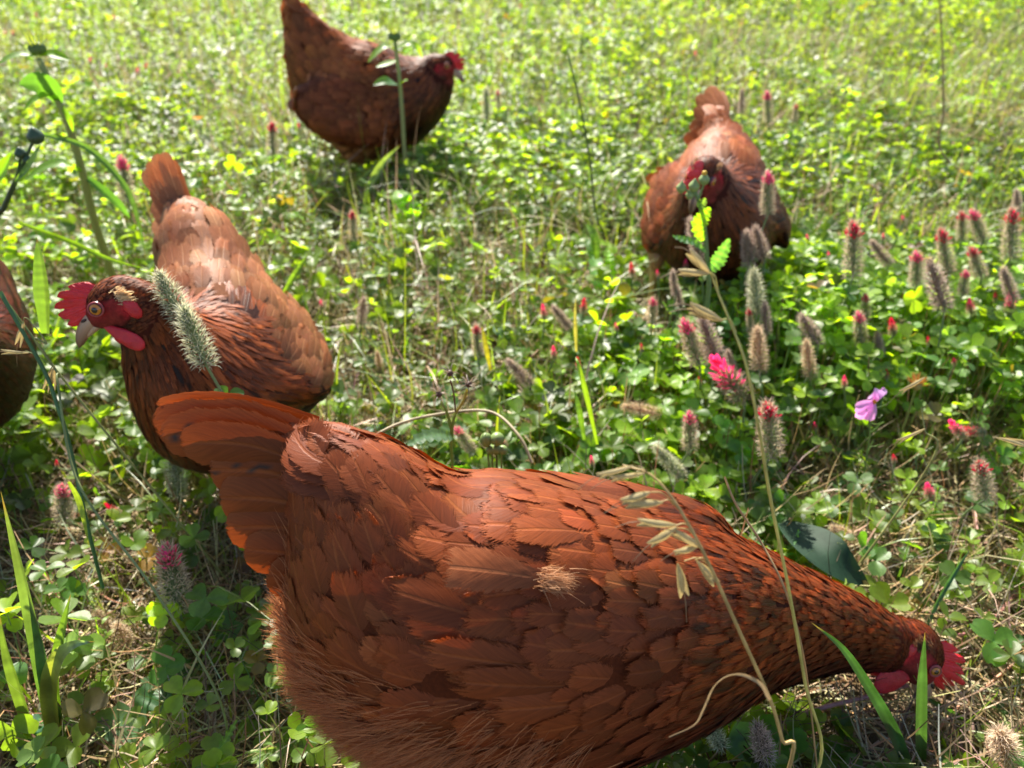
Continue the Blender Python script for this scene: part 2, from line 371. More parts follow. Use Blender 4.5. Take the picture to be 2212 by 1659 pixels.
def big_feather(path3, W, nrm, col, nv=26, camber=.05, spots=0.0, seed=None, tipr=.8, W0=.3, asym=0.0):
    """A flight or tail feather on a Catmull path; returns a Soup."""
    S = Soup(); P = catmull(path3, nv); v = np.linspace(0,1,nv); T = unit(np.gradient(P,axis=0)); n = unit(nrm)
    Sd = unit(np.cross(np.broadcast_to(n,P.shape), T)); Nm = unit(np.cross(T,Sd))
    wp = (W0+(1-W0)*np.clip(v/.6,0,1)**.8)*np.where(v>tipr, np.sqrt(np.clip(1-((v-tipr)/(1.0005-tipr))**2.3,0,1)), 1)
    wp = np.maximum(wp,.03)
    u = np.linspace(-1,1,13); jit = 1+.025*R.standard_normal((nv,13))*(np.abs(u)>.9)
    wl = wp[:,None]*W/2*np.where(u<0,1-asym,1+asym)[None]
    U = u[None]*wl*jit
    V = P[:,None]+Sd[:,None]*U[...,None]+Nm[:,None]*(-(U**2)/(2*camber)+.0001*R.standard_normal((nv,13)))[...,None]
    i = np.arange(nv-1)[:,None]*13; j = np.arange(12)[None]
    C = np.broadcast_to(np.asarray(col,float),(nv,13,3)).copy()
    if spots>0:
        sp = (R.random((nv,13))<spots*np.clip((v-.5)*3,0,1)[:,None]*(np.abs(u)<.45)[None])
        C[sp] = (.04,.025,.02)
    A = np.stack([np.broadcast_to(u[None],(nv,13)),np.broadcast_to(v[:,None]*3,(nv,13)),np.full((nv,13),R.random() if seed is None else seed)],-1)
    A[...,1] = np.minimum(A[...,1], 2.0) if False else np.broadcast_to(v[:,None],(nv,13))
    S.add(V, np.stack([i+j,i+j+1,i+14+j,i+13+j],-1).reshape(-1,4), None, C.reshape(-1,3), A.reshape(-1,3))
    return S

def strands(S, bvh_unused, P, D, Ln, col, wd=.0007, droop=.3, curl=.25):
    """Down: N fine ribbons."""
    N = len(P); k = 4; v = np.linspace(0,1,k); g = np.array([0,0,-1.0])
    rd = unit(R.standard_normal((N,3))); path = P[:,None] + (D[:,None]*v[None,:,None] + g*droop*(v**2)[None,:,None] + rd[:,None]*curl*(v**1.5)[None,:,None])*Ln[:,None,None]
    sd_ = unit(np.cross(D, unit(R.standard_normal((N,3)))))
    wv = wd*(1-v*.85); V = np.stack([path - sd_[:,None]*wv[None,:,None]/2, path + sd_[:,None]*wv[None,:,None]/2], 2)
    i = np.arange(k-1)*2; q = np.stack([i,i+1,i+3,i+2],-1)
    S.add(V, (q[None]+(np.arange(N)*k*2)[:,None,None]).reshape(-1,4), None, np.repeat(col, k*2, 0))

def loft(S, path, ry, rz, up, col, k=14):
    """Elliptical loft along path; ry sideways, rz along up."""
    path=np.asarray(path,float); n=len(path); T=unit(np.gradient(path,axis=0)); sdv=unit(np.cross(np.broadcast_to(up,(n,3)),T)); uv=unit(np.cross(T,sdv))
    a=np.arange(k)*2*math.pi/k
    V=path[:,None]+np.cos(a)[None,:,None]*sdv[:,None]*np.asarray(ry)[:,None,None]+np.sin(a)[None,:,None]*uv[:,None]*np.asarray(rz)[:,None,None]
    i=np.arange(n-1)[:,None]*k; j=np.arange(k)[None]; j2=(j+1)%k
    C=np.asarray(col,float); C=np.repeat(C,k,0) if C.ndim==2 else C
    S.add(V, np.stack([i+j,i+j2,i+k+j2,i+k+j],-1).reshape(-1,4), None, C)

def bump_noise(P, f, seed=0):
    return np.sin(P[:,0]*f+seed)*np.sin(P[:,1]*f*1.13+seed*2)*np.sin(P[:,2]*f*.93+seed*3)

def head_parts(root, org, hc, hx, hz, comb=dict(), wattle=dict(), ear=(.55,.42,.25), scale=1.0, hi=True, eyek=1.0):
    """Comb, wattles, beak, eyes and ear tufts in the head's own frame (x beak, z crown)."""
    hx = unit(hx); hy = unit(np.cross(hz, hx)); hz = unit(np.cross(hx, hy)); M = np.stack([hx,hy,hz],1)*scale
    W = lambda p: np.asarray(p,float) @ M.T + hc
    # beak
    k = 12; v = np.linspace(0,1,k)
    for nm, zz, drop, ln, w0, h0 in (('upper_beak', -.0015, -.0125, .027, .0066, .0064), ('lower_beak', -.0068, -.004, .0195, .0054, .0034)):
        S = Soup(); path = np.stack([.0155+ln*v, 0*v, zz+drop*v**2.0], 1)
        r = np.sqrt(np.clip(1-v**1.7,0,1))*.93+.035
        horn = np.array([.62,.42,.28]); tipc = np.array([.16,.07,.05]); c = horn*(1-v[:,None])+tipc*v[:,None] if nm=='upper_beak' else horn*np.ones((k,1))*.8
        c = c.copy(); c[:2] = (.42,.12,.10); c = np.repeat(c,14,0).reshape(k,14,3); c[:,3:5] *= (.35 if nm=='upper_beak' else 1); c = c.reshape(-1,3)
        V0 = path; tmp = Soup(); loft(tmp, V0, w0*r, h0*r, np.array([0,0,1.0]), (1,1,1)); tmp.C[0] = c
        S.add(W(tmp.V[0]), tmp.Q[0], None, tmp.C[0])
        if nm=='upper_beak':
            for s in (-1,1): S.add(W(ICO2*np.array([.0022,.0006,.0010])+np.array([.0245,s*.0058,.0005])), None, ICOF2, (.03,.012,.01))
        S.build(nm, M_BEAK, root, origin=org)
    # comb: base curve over the forehead, saw-toothed crest
    ns, nh = 121, 9; s = np.linspace(0,1,ns); nteeth = comb.get('teeth',6); ht = comb.get('h',.012); th = comb.get('tooth',.006)
    b0, b1, b2 = np.array(comb.get('a',(.026,.003))), np.array(comb.get('b',(.022,.017))), np.array(comb.get('c',(-.004,.0175)))
    base = (1-s)[:,None]**2*b0+2*((1-s)*s)[:,None]*b1+s[:,None]**2*b2
    cen = np.array(comb.get('cen',(-.006,-.004))); rad = unit(base-cen)
    env = np.sin(math.pi*np.clip(s*.92+.06,0,1))**.6
    tooth = np.clip(np.abs(np.sin(math.pi*nteeth*s+.2))*1.7-.35,0,1)**.7
    hgt = env*(ht + th*tooth*(.7+.6*np.abs(np.sin(s*9+1))))
    jv = np.linspace(0,1,nh); tk = .0026*np.sqrt(np.clip(1-jv**2.2,0,1))*(1.25-.5*jv)+.0002
    lean = comb.get('lean',0.0)
    Vs = []
    for side in (1,-1):
        p2 = base[:,None]+rad[:,None]*((hgt[:,None,None]+.007)*jv[None,:,None]) - rad[:,None]*.007
        y = side*tk[None,:]*np.sqrt(np.clip(env,0,1))[:,None] + lean*(jv[None]**2)*hgt[:,None] + .0012*np.sin(s*11)[:,None]*jv[None]
        P3 = np.stack([p2[...,0], y, p2[...,1]],-1)
        P3[...,1] += side*.0004*np.sin(P3[...,0]*2500)*np.sin(P3[...,2]*2300)
        Vs.append(P3.reshape(-1,3))
    i = np.arange(ns-1)[:,None]*nh; j = np.arange(nh-1)[None]; q = np.stack([i+j,i+j+1,i+nh+j+1,i+nh+j],-1).reshape(-1,4)
    nn = ns*nh; edge = np.arange(ns-1)*nh+nh-1; qe = np.stack([edge, edge+nh, edge+nh+nn, edge+nn],-1)
    S = Soup(); S.add(W(np.vstack(Vs)), np.vstack([q, q[:,::-1]+nn, qe]), None, (1,0,0)); S.build('comb', M_COMB, root, origin=org)
    # wattles
    for sgn in (-1,1):
        d = np.array(wattle.get('d', (-.35,0,-1.0)),float); d[1] += sgn*wattle.get('splay',.15); d = unit(d); Lw = wattle.get('L',.024); Ww = wattle.get('W',.0075)
        o_ = np.array(wattle.get('o',(.012,.006,-.011))); o_ = o_*np.array([1,sgn,1])+(np.array(wattle.get('far',(0,0,0))) if sgn==wattle.get('farside',-1) else 0); sd_ = unit(np.cross(d, [0,1,0])); th_ = unit(np.cross(sd_,d))
        B = np.stack([d*Lw/2, th_*.0017, sd_*Ww],1); vv = ICO3.copy(); vv[:,2] *= (.72+.33*vv[:,0]); 
        P = vv @ B.T + o_ + d*Lw*.44; P += .0006*bump_noise(P, 600)[:,None]*th_
        S = Soup(); S.add(W(P), None, ICOF3, (1,0,0)); S.build('wattle', M_WATT, root, origin=org)
    # ear lobes with their tufts
    for sgn in (-1,1):
        S = Soup(); P = ICO3*np.array([.0048,.0022,.0075])+np.array([-.0105,sgn*.0135,-.0085]); P += .0005*bump_noise(P,900)[:,None]
        S.add(W(P), None, ICOF3, (1,0,0)); S.build('ear_lobe', M_WATT, root, origin=org)
        S = Soup(); n = 300; q = np.stack([-.0095+.0020*R.standard_normal(n), sgn*(.0132+.0006*R.standard_normal(n)), .0020+.0026*R.standard_normal(n)],1)
        dd = unit(np.stack([-np.ones(n), sgn*.22*np.ones(n), -.25*np.ones(n)],1)+.13*R.standard_normal((n,3)))
        cc = np.array(ear)*(.75+.5*R.random((n,1)))
        strands(S, None, W(q), unit(dd@M.T), .0050*scale*(.5+.7*R.random(n)), cc, .0007*scale, .0, .15); S.build('ear_tuft', M_DOWN, root, origin=org)
    # eyes
    for sgn in (-1,1):
        c = np.array([.0085, sgn*.0118, .0036]); r_ = .0054*eyek
        ax = unit(np.array([.12, sgn, .05])); P = ICO3*r_; dotp = ICO3@ax
        ang = np.degrees(np.arccos(np.clip(dotp,-1,1)))
        # finer sphere with polar rings around the eye axis
        t1 = unit(np.cross(ax,[0,0,1.0])); t2 = np.cross(ax,t1); rings = np.radians(np.array([0.5,8,15,20,22,26,34,42,48,52,60,80,110,140])); kk = 20
        a = np.arange(kk)*2*math.pi/kk; V = r_*(np.cos(rings)[:,None,None]*ax + np.sin(rings)[:,None,None]*(np.cos(a)[None,:,None]*t1+np.sin(a)[None,:,None]*t2))
        dg_ = np.degrees(rings); cr = np.where(dg_[:,None]<21, [.006,.005,.006], np.where(dg_[:,None]<47, [.50,.17,.02], [.05,.02,.015])); cr[6] = (.60,.22,.03); cr[4]=(.25,.09,.02)
        i = np.arange(len(rings)-1)[:,None]*kk; j = np.arange(kk)[None]; j2=(j+1)%kk
        S = Soup(); S.add(W(V.reshape(-1,3)+c), np.stack([i+j,i+j2,i+kk+j2,i+kk+j],-1).reshape(-1,4), None, np.repeat(cr,kk,0)); e = S.build('eye', M_EYE, root, origin=org)
        S = Soup(); a = np.linspace(0,2*math.pi,25); cp = c + ax*r_*.55
        pth = cp + (np.cos(a)[:,None]*t1*1.02+np.sin(a)[:,None]*t2*.92)*r_*.93; tube(S, W(pth), .0007*scale, (1,.3,.3), 8); S.build('eyelid', M_LID, e, origin=None)
        e2 = sc.objects[-1] if False else None
        lid = e.children[0] if e.children else None
        if lid is not None:
            arr = np.empty(len(lid.data.vertices)*3); lid.data.vertices.foreach_get('co', arr); arr = arr.reshape(-1,3)-org; lid.data.vertices.foreach_set('co', arr.ravel())

def make_leg(root, org, hip, foot, toe_dir, side=1, col=(.55,.38,.16)):
    S = Soup(); hip=np.array(hip); foot=np.array(foot); td = unit(np.array([toe_dir[0],toe_dir[1],0.0])); pd = np.array([-td[1],td[0],0])
    hock = foot+np.array([0,0,.075])-td*.012
    tube(S, catmull([hip, (hip+hock)/2+td*.006, hock], 8), np.linspace(.016,.0065,8), (.4,.2,.1), 10)
    tube(S, catmull([hock, foot+np.array([0,0,.035])-td*.004, foot+np.array([0,0,.008])], 9), np.array([.0075,.006,.0052,.005,.005,.005,.0052,.006,.0065]), col, 10)
    for ang, ln in ((0,.055),(.55,.045),(-.55,.045),(3.0,.02)):
        d = td*math.cos(ang)+pd*math.sin(ang); n=9; v=np.linspace(0,1,n); p = foot+np.outer(v*ln,d)+np.array([0,0,.006])+np.outer(.003*np.abs(np.sin(v*math.pi*3))-.004*v, [0,0,1.0])
        tube(S, p, .0042*(1-.35*v)*(1+.12*np.cos(v*18)), col, 8)
        v=np.linspace(0,1,5); p2 = p[-1]+np.outer(v*.011,d)+np.outer(-.003*v**2,[0,0,1.0]); tube(S, p2, .0024*(1-v*.9), (.35,.25,.18), 6)
    return S.build('leg', M_BEAK, root, origin=org)

PAL = dict(
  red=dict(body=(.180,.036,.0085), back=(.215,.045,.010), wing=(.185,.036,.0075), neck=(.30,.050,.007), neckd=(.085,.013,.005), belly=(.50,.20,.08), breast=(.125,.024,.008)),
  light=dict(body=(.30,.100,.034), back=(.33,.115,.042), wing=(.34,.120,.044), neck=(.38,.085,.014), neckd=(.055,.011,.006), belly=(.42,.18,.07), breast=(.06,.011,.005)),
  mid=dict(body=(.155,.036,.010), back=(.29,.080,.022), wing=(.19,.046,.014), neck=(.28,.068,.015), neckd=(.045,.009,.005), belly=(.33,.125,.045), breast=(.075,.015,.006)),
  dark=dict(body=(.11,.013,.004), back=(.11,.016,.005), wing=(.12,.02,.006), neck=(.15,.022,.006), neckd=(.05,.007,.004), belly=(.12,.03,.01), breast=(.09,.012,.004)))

def make_hen(label, st, hc, hx, hz, heading, tail, pal, wings=(), voxel=.0035, dens=1.0, comb=dict(), wattle=dict(), ear=(.55,.42,.25),
             feet=None, thighs=(), nvf=7, big=1.0, fluff=3000, extra=None, wing_tip=None, hackle_t=.62, hs=1.12, mott=.12, liftk=1.0, eyek=1.0, capn=5, coverts=(), group='brown hens foraging in the meadow'):
    """st: stations (x,y,z,rw,rh) from tail root to the base of the skull, in world metres."""
    p = PAL[pal]; st = np.asarray(st, float); org = np.array([st[len(st)//2][0], st[len(st)//2][1], 0.0])
    root = thing('hen', org, label, 'hen', group)
    sp = catmull(st, 90); path = sp[:,:3]; T = unit(np.gradient(path,axis=0)); up0 = np.array([0,0,1.0])
    hx = unit(hx); hy = unit(np.cross(hz,hx)); hz = unit(np.cross(hx,hy)); HM = np.stack([hx,hy,hz],1); hc = np.asarray(hc,float)
    blobs = []
    for k in range(0,90,2):
        t = T[k]; s = unit(np.cross(up0,t)); u = np.cross(t,s); rw, rh = sp[k,3], sp[k,4]; ra = .75*min(rw,rh)
        blobs.append((path[k], np.stack([t*ra, s*rw, u*rh],1)))
    for c, r3 in (((0,0,0),(.021,.0138,.0160)), ((.009,0,-.003),(.0150,.0115,.0110)), ((-.004,0,-.006),(.0165,.0130,.0125)), ((.017,0,-.002),(.0085,.0072,.0068))):
        blobs.append((hc+HM@np.array(c)*hs, HM*(np.array(r3)*hs+.0008)[None]))
    n0 = HM @ np.array([-.012,0,-.004])*hs + hc                              # join the skull to the neck
    for f in np.linspace(0,1,7): blobs.append((path[-1]*(1-f)+n0*f, np.eye(3)*(sp[-1,3]*(1-f)+.0145*f)))
    fwd = unit(np.array([math.cos(heading), math.sin(heading), 0])); left = np.array([-fwd[1], fwd[0], 0])
    wdat = []
    for wg in wings:                                                      # (centre, axis front->back, normal, radii)
        c, ax, nm, rr = [np.asarray(q,float) for q in wg[:4]]; ax = unit(ax); nm = unit(nm - ax*np.dot(nm,ax)); dn = np.cross(ax,nm)
        if dn[2] > 0: dn = -dn
        if rr[2] > 0: blobs.append((c, np.stack([ax*rr[0], nm*rr[2], dn*rr[1]],1))); wdat.append((c,ax,nm,dn,rr))
    for c, r_ in thighs: blobs.append((np.asarray(c,float), np.diag(r_)))
    V, F, Nn = remesh(blobs, voxel)
    Vl = (V-hc)@HM; wgt = np.clip((np.linalg.norm(Vl,axis=1)-.036)/.02,0,1)[:,None]*.6            # soften the joins, head left crisp
    E = np.concatenate([F[:,[0,1]],F[:,[1,2]],F[:,[2,3]],F[:,[3,0]]]); E = np.concatenate([E,E[:,::-1]]); deg = np.bincount(E[:,0],minlength=len(V))[:,None].clip(1)
    for _ in range(int(.14/voxel)):
        A_ = np.stack([np.bincount(E[:,0],weights=V[E[:,1],c],minlength=len(V)) for c in range(3)],1)/deg; V = V*(1-wgt)+A_*wgt
    Nn = np.zeros_like(V); fn = np.cross(V[F[:,2]]-V[F[:,0]],V[F[:,3]]-V[F[:,1]])
    for c in range(4):
        for d_ in range(3): Nn[:,d_] += np.bincount(F[:,c],weights=fn[:,d_],minlength=len(V))
    Nn = unit(Nn)
    # region along the spine for any point
    def spine_t(P):
        D2 = np.linalg.norm(P[:,None,:]-path[None],axis=2) - .6*sp[None,:,3]; return D2.argmin(1)/89.0
    def headloc(P): return (P-hc)@HM/hs
    def skinmask(P):
        h = headloc(P); e = ((h[:,0]-.0085)/.0180)**2+((h[:,2]+.0045)/.0112)**2
        ok = (e<1)&(h[:,0]<.03)&(h[:,0]>-.0125)&(np.linalg.norm(h,axis=1)<.032)
        return ok | ((h[:,0]>.0145)&(np.linalg.norm(h,axis=1)<.032))
    tt = spine_t(V); sk = skinmask(V)
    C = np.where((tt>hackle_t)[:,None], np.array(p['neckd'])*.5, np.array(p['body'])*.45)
    hl = headloc(V); near = np.linalg.norm(hl,axis=1)<.04; C = np.where(near[:,None], np.array(p['neckd']), C)
    bn = .5+.5*bump_noise(V*1.0,420,1)
    er = np.exp(-(((hl[:,0]-.0085)/.009)**2+((hl[:,2]-.004)/.008)**2))*.8+np.exp(-(((hl[:,0]+.007)/.006)**2+((hl[:,2]+.009)/.008)**2))
    red = np.array([.42,.020,.026])*(.55+.8*bn[:,None]); dk = np.array([.17,.028,.022])*(.5+1.0*bn[:,None]); er=np.clip(er,0,1)[:,None]; C = np.where(sk[:,None], dk*(1-er)+red*er, C)
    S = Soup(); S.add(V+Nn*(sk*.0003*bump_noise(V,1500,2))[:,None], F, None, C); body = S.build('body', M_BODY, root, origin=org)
    bvh = BVHTree.FromPolygons(V.tolist(), F.tolist())
    # candidates on the surface
    a = V[F[:,0]]; b = V[F[:,1]]; c_ = V[F[:,2]]; d_ = V[F[:,3]]
    area = .5*np.linalg.norm(np.cross(c_-a,d_-b),axis=1); pr = area/area.sum()
    hcell = np.linalg.norm(headloc((a+c_)/2),axis=1)<.035; pr = pr*np.where(hcell,14,1)*np.where(spine_t((a+c_)/2)>hackle_t-.05,5,1); pr /= pr.sum()
    n = 75000; fi = R.choice(len(F), n, p=pr); uu = R.random((n,1)); vv = R.random((n,1))
    P = a[fi]*(1-uu)*(1-vv)+b[fi]*uu*(1-vv)+c_[fi]*uu*vv+d_[fi]*(1-uu)*vv; NN = unit(Nn[F[fi]].mean(1))
    ts = spine_t(P); idx = (ts*89).astype(int); hd = headloc(P); hdist = np.linalg.norm(hd,axis=1); ishead = hdist<.027
    ok = ~skinmask(P); P,NN,ts,idx,hd,ishead = [q[ok] for q in (P,NN,ts,idx,hd,ishead)]
    D = -T[idx]; D = np.where(ishead[:,None], -hx, D)
    inw = np.full(len(P), -1)
    for wi,(c,ax,nm,dn,rr) in enumerate(wdat):
        q = P-c; m = ((q@ax/rr[0])**2+(q@dn/rr[1])**2<1.0)&(q@nm>.0)&(NN@nm>.15)&(q@ax<.86*rr[0]); inw[m] = wi; D[m] = ax*.95+dn*.22
    D = D + .07*R.standard_normal(D.shape); 
    side = NN@np.array([0,0,1.0])
    D = D - np.array([0,0,1.0])*np.where((inw<0)&(ts<hackle_t)&(side<.4), .35, 0.0)[:,None]
    D = unit(D-NN*np.sum(D*NN,1,keepdims=True))
    isneck = (ts>hackle_t)&~ishead&(inw<0); isbelly = (side<-.1)&(ts<.55)&(inw<0)&~ishead; cap = ((idx<capn)|((idx<capn*1.6)&(side>.1)))&(inw<0)
    base = {'wing':inw>=0, 'belly':isbelly&(inw<0)&~cap, 'head':ishead, 'neck':isneck, 'body':~(ishead|isneck|isbelly|cap)&(inw<0)}
    spec = {'wing':(.042,.0235,.0066), 'belly':(.034,.019,.0080), 'body':(.044,.0245,.0068)}
    B3 = {}
    for key in ('body','wing','belly'):
        m = np.where(base[key])[0]; Lf, Wf, gap = [q*big for q in spec[key]]; gap /= dens
        if not len(m): continue
        kp = m[poisson(P[m], np.full(len(m), gap))]; N = len(kp); lr = (1+.18*R.standard_normal(N))
        Ln = Lf*lr; Wd = Wf*(1+.12*R.standard_normal(N))
        colb = np.array(p['back' if key=='body' else key])[None]*np.ones((N,1))
        if key=='body':
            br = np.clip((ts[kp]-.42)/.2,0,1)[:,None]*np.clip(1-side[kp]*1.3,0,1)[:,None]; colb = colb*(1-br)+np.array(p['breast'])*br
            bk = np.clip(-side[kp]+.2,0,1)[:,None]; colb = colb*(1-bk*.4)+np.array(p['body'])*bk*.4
            big_t = np.clip((.26-ts[kp])/.2,0,1); Ln = Ln*(1+1.0*big_t); Wd = Wd*(1+.3*big_t); fs = (ts[kp]<.24)&(NN[kp][:,1]>-.25); Ln = np.where(fs, Ln*.42, Ln)
            nk = np.clip((ts[kp]-.45)/.17,0,1); Ln *= (1-.2*nk); Wd *= (1-.45*nk)
        if key=='wing':
            for wi,(c,ax,nm,dn,rr) in enumerate(wdat):
                q = P[kp]-c; m2 = inw[kp]==wi; f = np.clip(.5+.5*(q@ax)/rr[0],0,1); Ln = np.where(m2, Ln*(.75+.65*f), Ln); Wd = np.where(m2, Wd*(.85+.3*f), Wd)
        pale = R.random(N)<.02; lf = bump_noise(P[kp],55,2)+.6*bump_noise(P[kp],120,1); colb = colb*np.exp(2*mott*lf)[:,None]*(1+.12*R.standard_normal((N,1)))*(1+.03*R.standard_normal((N,3))); colb = np.where(pale[:,None], colb*np.array([1.3,1.6,1.8]), colb); colb = np.clip(colb,.004,.8)
        if key=='wing':
            for wi,(c,ax,nm,dn,rr) in enumerate(wdat):
                m2 = inw[kp]==wi; S = Soup(); feathers(S, bvh, P[kp][m2], D[kp][m2], NN[kp][m2], Ln[m2], Wd[m2], colb[m2], lift=.0028*big*liftk, nv=nvf, camber=.055*big)
                ns = 13; f_ = np.linspace(0,1,ns); s0 = c[None]+ax[None]*((-.45+.55*f_)*rr[0])[:,None]+dn[None]*((.92-.80*f_)*rr[1])[:,None]+nm[None]*max(rr[2],.01)
                pp=[];qn=[]
                for x in s0: h=bvh.find_nearest(x.tolist()); pp.append(h[0][:]); qn.append(h[1][:])
                pp=np.array(pp); qn=np.array(qn); dd=ax[None]+.10*dn[None]*(1-f_)[:,None]; dd=unit(dd-qn*np.sum(dd*qn,1,keepdims=True))
                feathers(S, bvh, pp, dd, qn, .082*big*(rr[0]/.09)*(1-.42*f_), np.full(ns,.019*big), np.clip(np.array(p['wing'])*(1.05+.12*R.standard_normal((ns,1))),.004,.8), lift=.0050*big, nv=10, camber=.03, shape=.7)
                S.build('wing', M_FEATH, root, origin=org)
            continue
        S = Soup(); feathers(S, bvh, P[kp], D[kp], NN[kp], Ln, Wd, colb, stick=np.where(ts[kp]<.24,.18,.7), lift=.0030*big*liftk, nv=nvf, camber=.05*big)
        B3[key] = S
    S = B3.get('body')
    if 'belly' in B3:
        bs = B3['belly']; S.add(bs.V[0], bs.Q[0], None, bs.C[0], bs.A[0])
    S.build('plumage', M_FEATH, root, origin=org)
    # hackle
    m = np.where(isneck)[0]; g = .0033/min(1.0,dens*1.5)
    tneck = (ts-hackle_t)/(1-hackle_t)
    kp = m[poisson(P[m], np.full(len(m), g)*np.clip(1.35-.75*tneck[m],.5,1.4))]; N = len(kp); f = tneck[kp]
    Ln = (.046-.024*f)*(1+.18*R.standard_normal(N)); Wd = (.0085-.0050*f)*(1+.15*R.standard_normal(N))
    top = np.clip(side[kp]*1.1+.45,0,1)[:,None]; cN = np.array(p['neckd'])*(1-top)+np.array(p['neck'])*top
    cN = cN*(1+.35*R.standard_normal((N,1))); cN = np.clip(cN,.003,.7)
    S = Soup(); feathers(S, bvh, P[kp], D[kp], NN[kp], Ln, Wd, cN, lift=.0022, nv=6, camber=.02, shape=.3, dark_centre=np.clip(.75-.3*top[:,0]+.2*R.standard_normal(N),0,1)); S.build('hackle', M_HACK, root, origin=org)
    # crown feathers
    m = np.where(ishead)[0]; kp = m[poisson(P[m], np.full(len(m), .0017))]; N = len(kp)
    top = np.clip(side[kp]+.3,0,1)[:,None]; cN = (np.array(p['neckd'])*(1-top)+np.array(p['neck'])*.75*top)*(1+.35*R.standard_normal((N,1))); cN=np.clip(cN,.003,.6)
    S = Soup(); feathers(S, bvh, P[kp], D[kp], NN[kp], np.full(N,.0085)*(1+.2*R.standard_normal(N)), np.full(N,.0026), cN, lift=.0011, nv=4, camber=.006, shape=.45, dark_centre=np.full(N,.3)); S.build('crown_feathers', M_HACK, root, origin=org)
    # down at the belly and under the tail
    m = np.where((side<.3)&(ts<.5)&(inw<0)&~ishead)[0]
    if len(m) and fluff:
        kp = R.choice(m, fluff); low = R.random(fluff) < np.clip((-side[kp]+.22)*2.2,.03,1)*np.clip((.55-ts[kp])*3,0,1); kp = kp[low]; N = len(kp)
        dd = unit(D[kp]*1.0+NN[kp]*.42+.18*R.standard_normal((N,3))); cc = np.array(p['belly'])*(1+.2*R.standard_normal((N,1)))
        S = Soup(); strands(S, None, P[kp]+NN[kp]*.001, dd, (.013+.010*R.random(N))*big, np.clip(cc,.01,.8), .00055, .25, .22); S.build('down', M_DOWN, root, origin=org)
    # tail: list of (control points, width, normal, colour factor)
    for tf in tail:
        col = np.array(p['back'])*tf[3]*np.array([1.15,1.25,1.2])
        big_feather(tf[0], tf[1], tf[2], col, spots=(tf[4] if len(tf)>4 else 0), asym=.1).build('tail_feather', M_TAILF, root, origin=org)
    for a_, b_, w_, nm_, sk_ in coverts:                                            # long coverts laid from the rump over the roots of the tail
        h = bvh.find_nearest(list(a_)); p0 = np.array([h[0][:]]); n0_ = np.array([h[1][:]]); d0 = np.array([b_])-p0; L0 = np.linalg.norm(d0); d0 = unit(d0-n0_*np.sum(d0*n0_)*.8)
        S = Soup(); feathers(S, bvh, p0, d0, n0_, np.array([L0]), np.array([w_]), np.array([p['back']])*(1+.08*R.standard_normal()), lift=(.003 if nm_=='tail_covert' else .007), nv=12, camber=.05, shape=.6, stick=np.array([sk_]))
        S.build(nm_, M_FEATH, root, origin=org)
    head_parts(root, org, hc, hx, hz, comb, wattle, ear, scale=hs, eyek=eyek)
    if feet is not None:
        for hip, ft in feet: make_leg(root, org, hip, ft, fwd)
    return root, bvh, org
def fan(roots, tips, W, nrm, bulge, k=1.0, spots=0.0):
    out = []
    for (r0, t0, w0, f0) in zip(roots, tips, W, k if hasattr(k,'__len__') else [k]*len(tips)):
        r0 = np.array(r0); t0 = np.array(t0); mid = (r0+t0)/2 + np.array(bulge)*np.linalg.norm(t0-r0)
        out.append(([r0, mid, t0], w0, nrm, f0, spots))
    return out

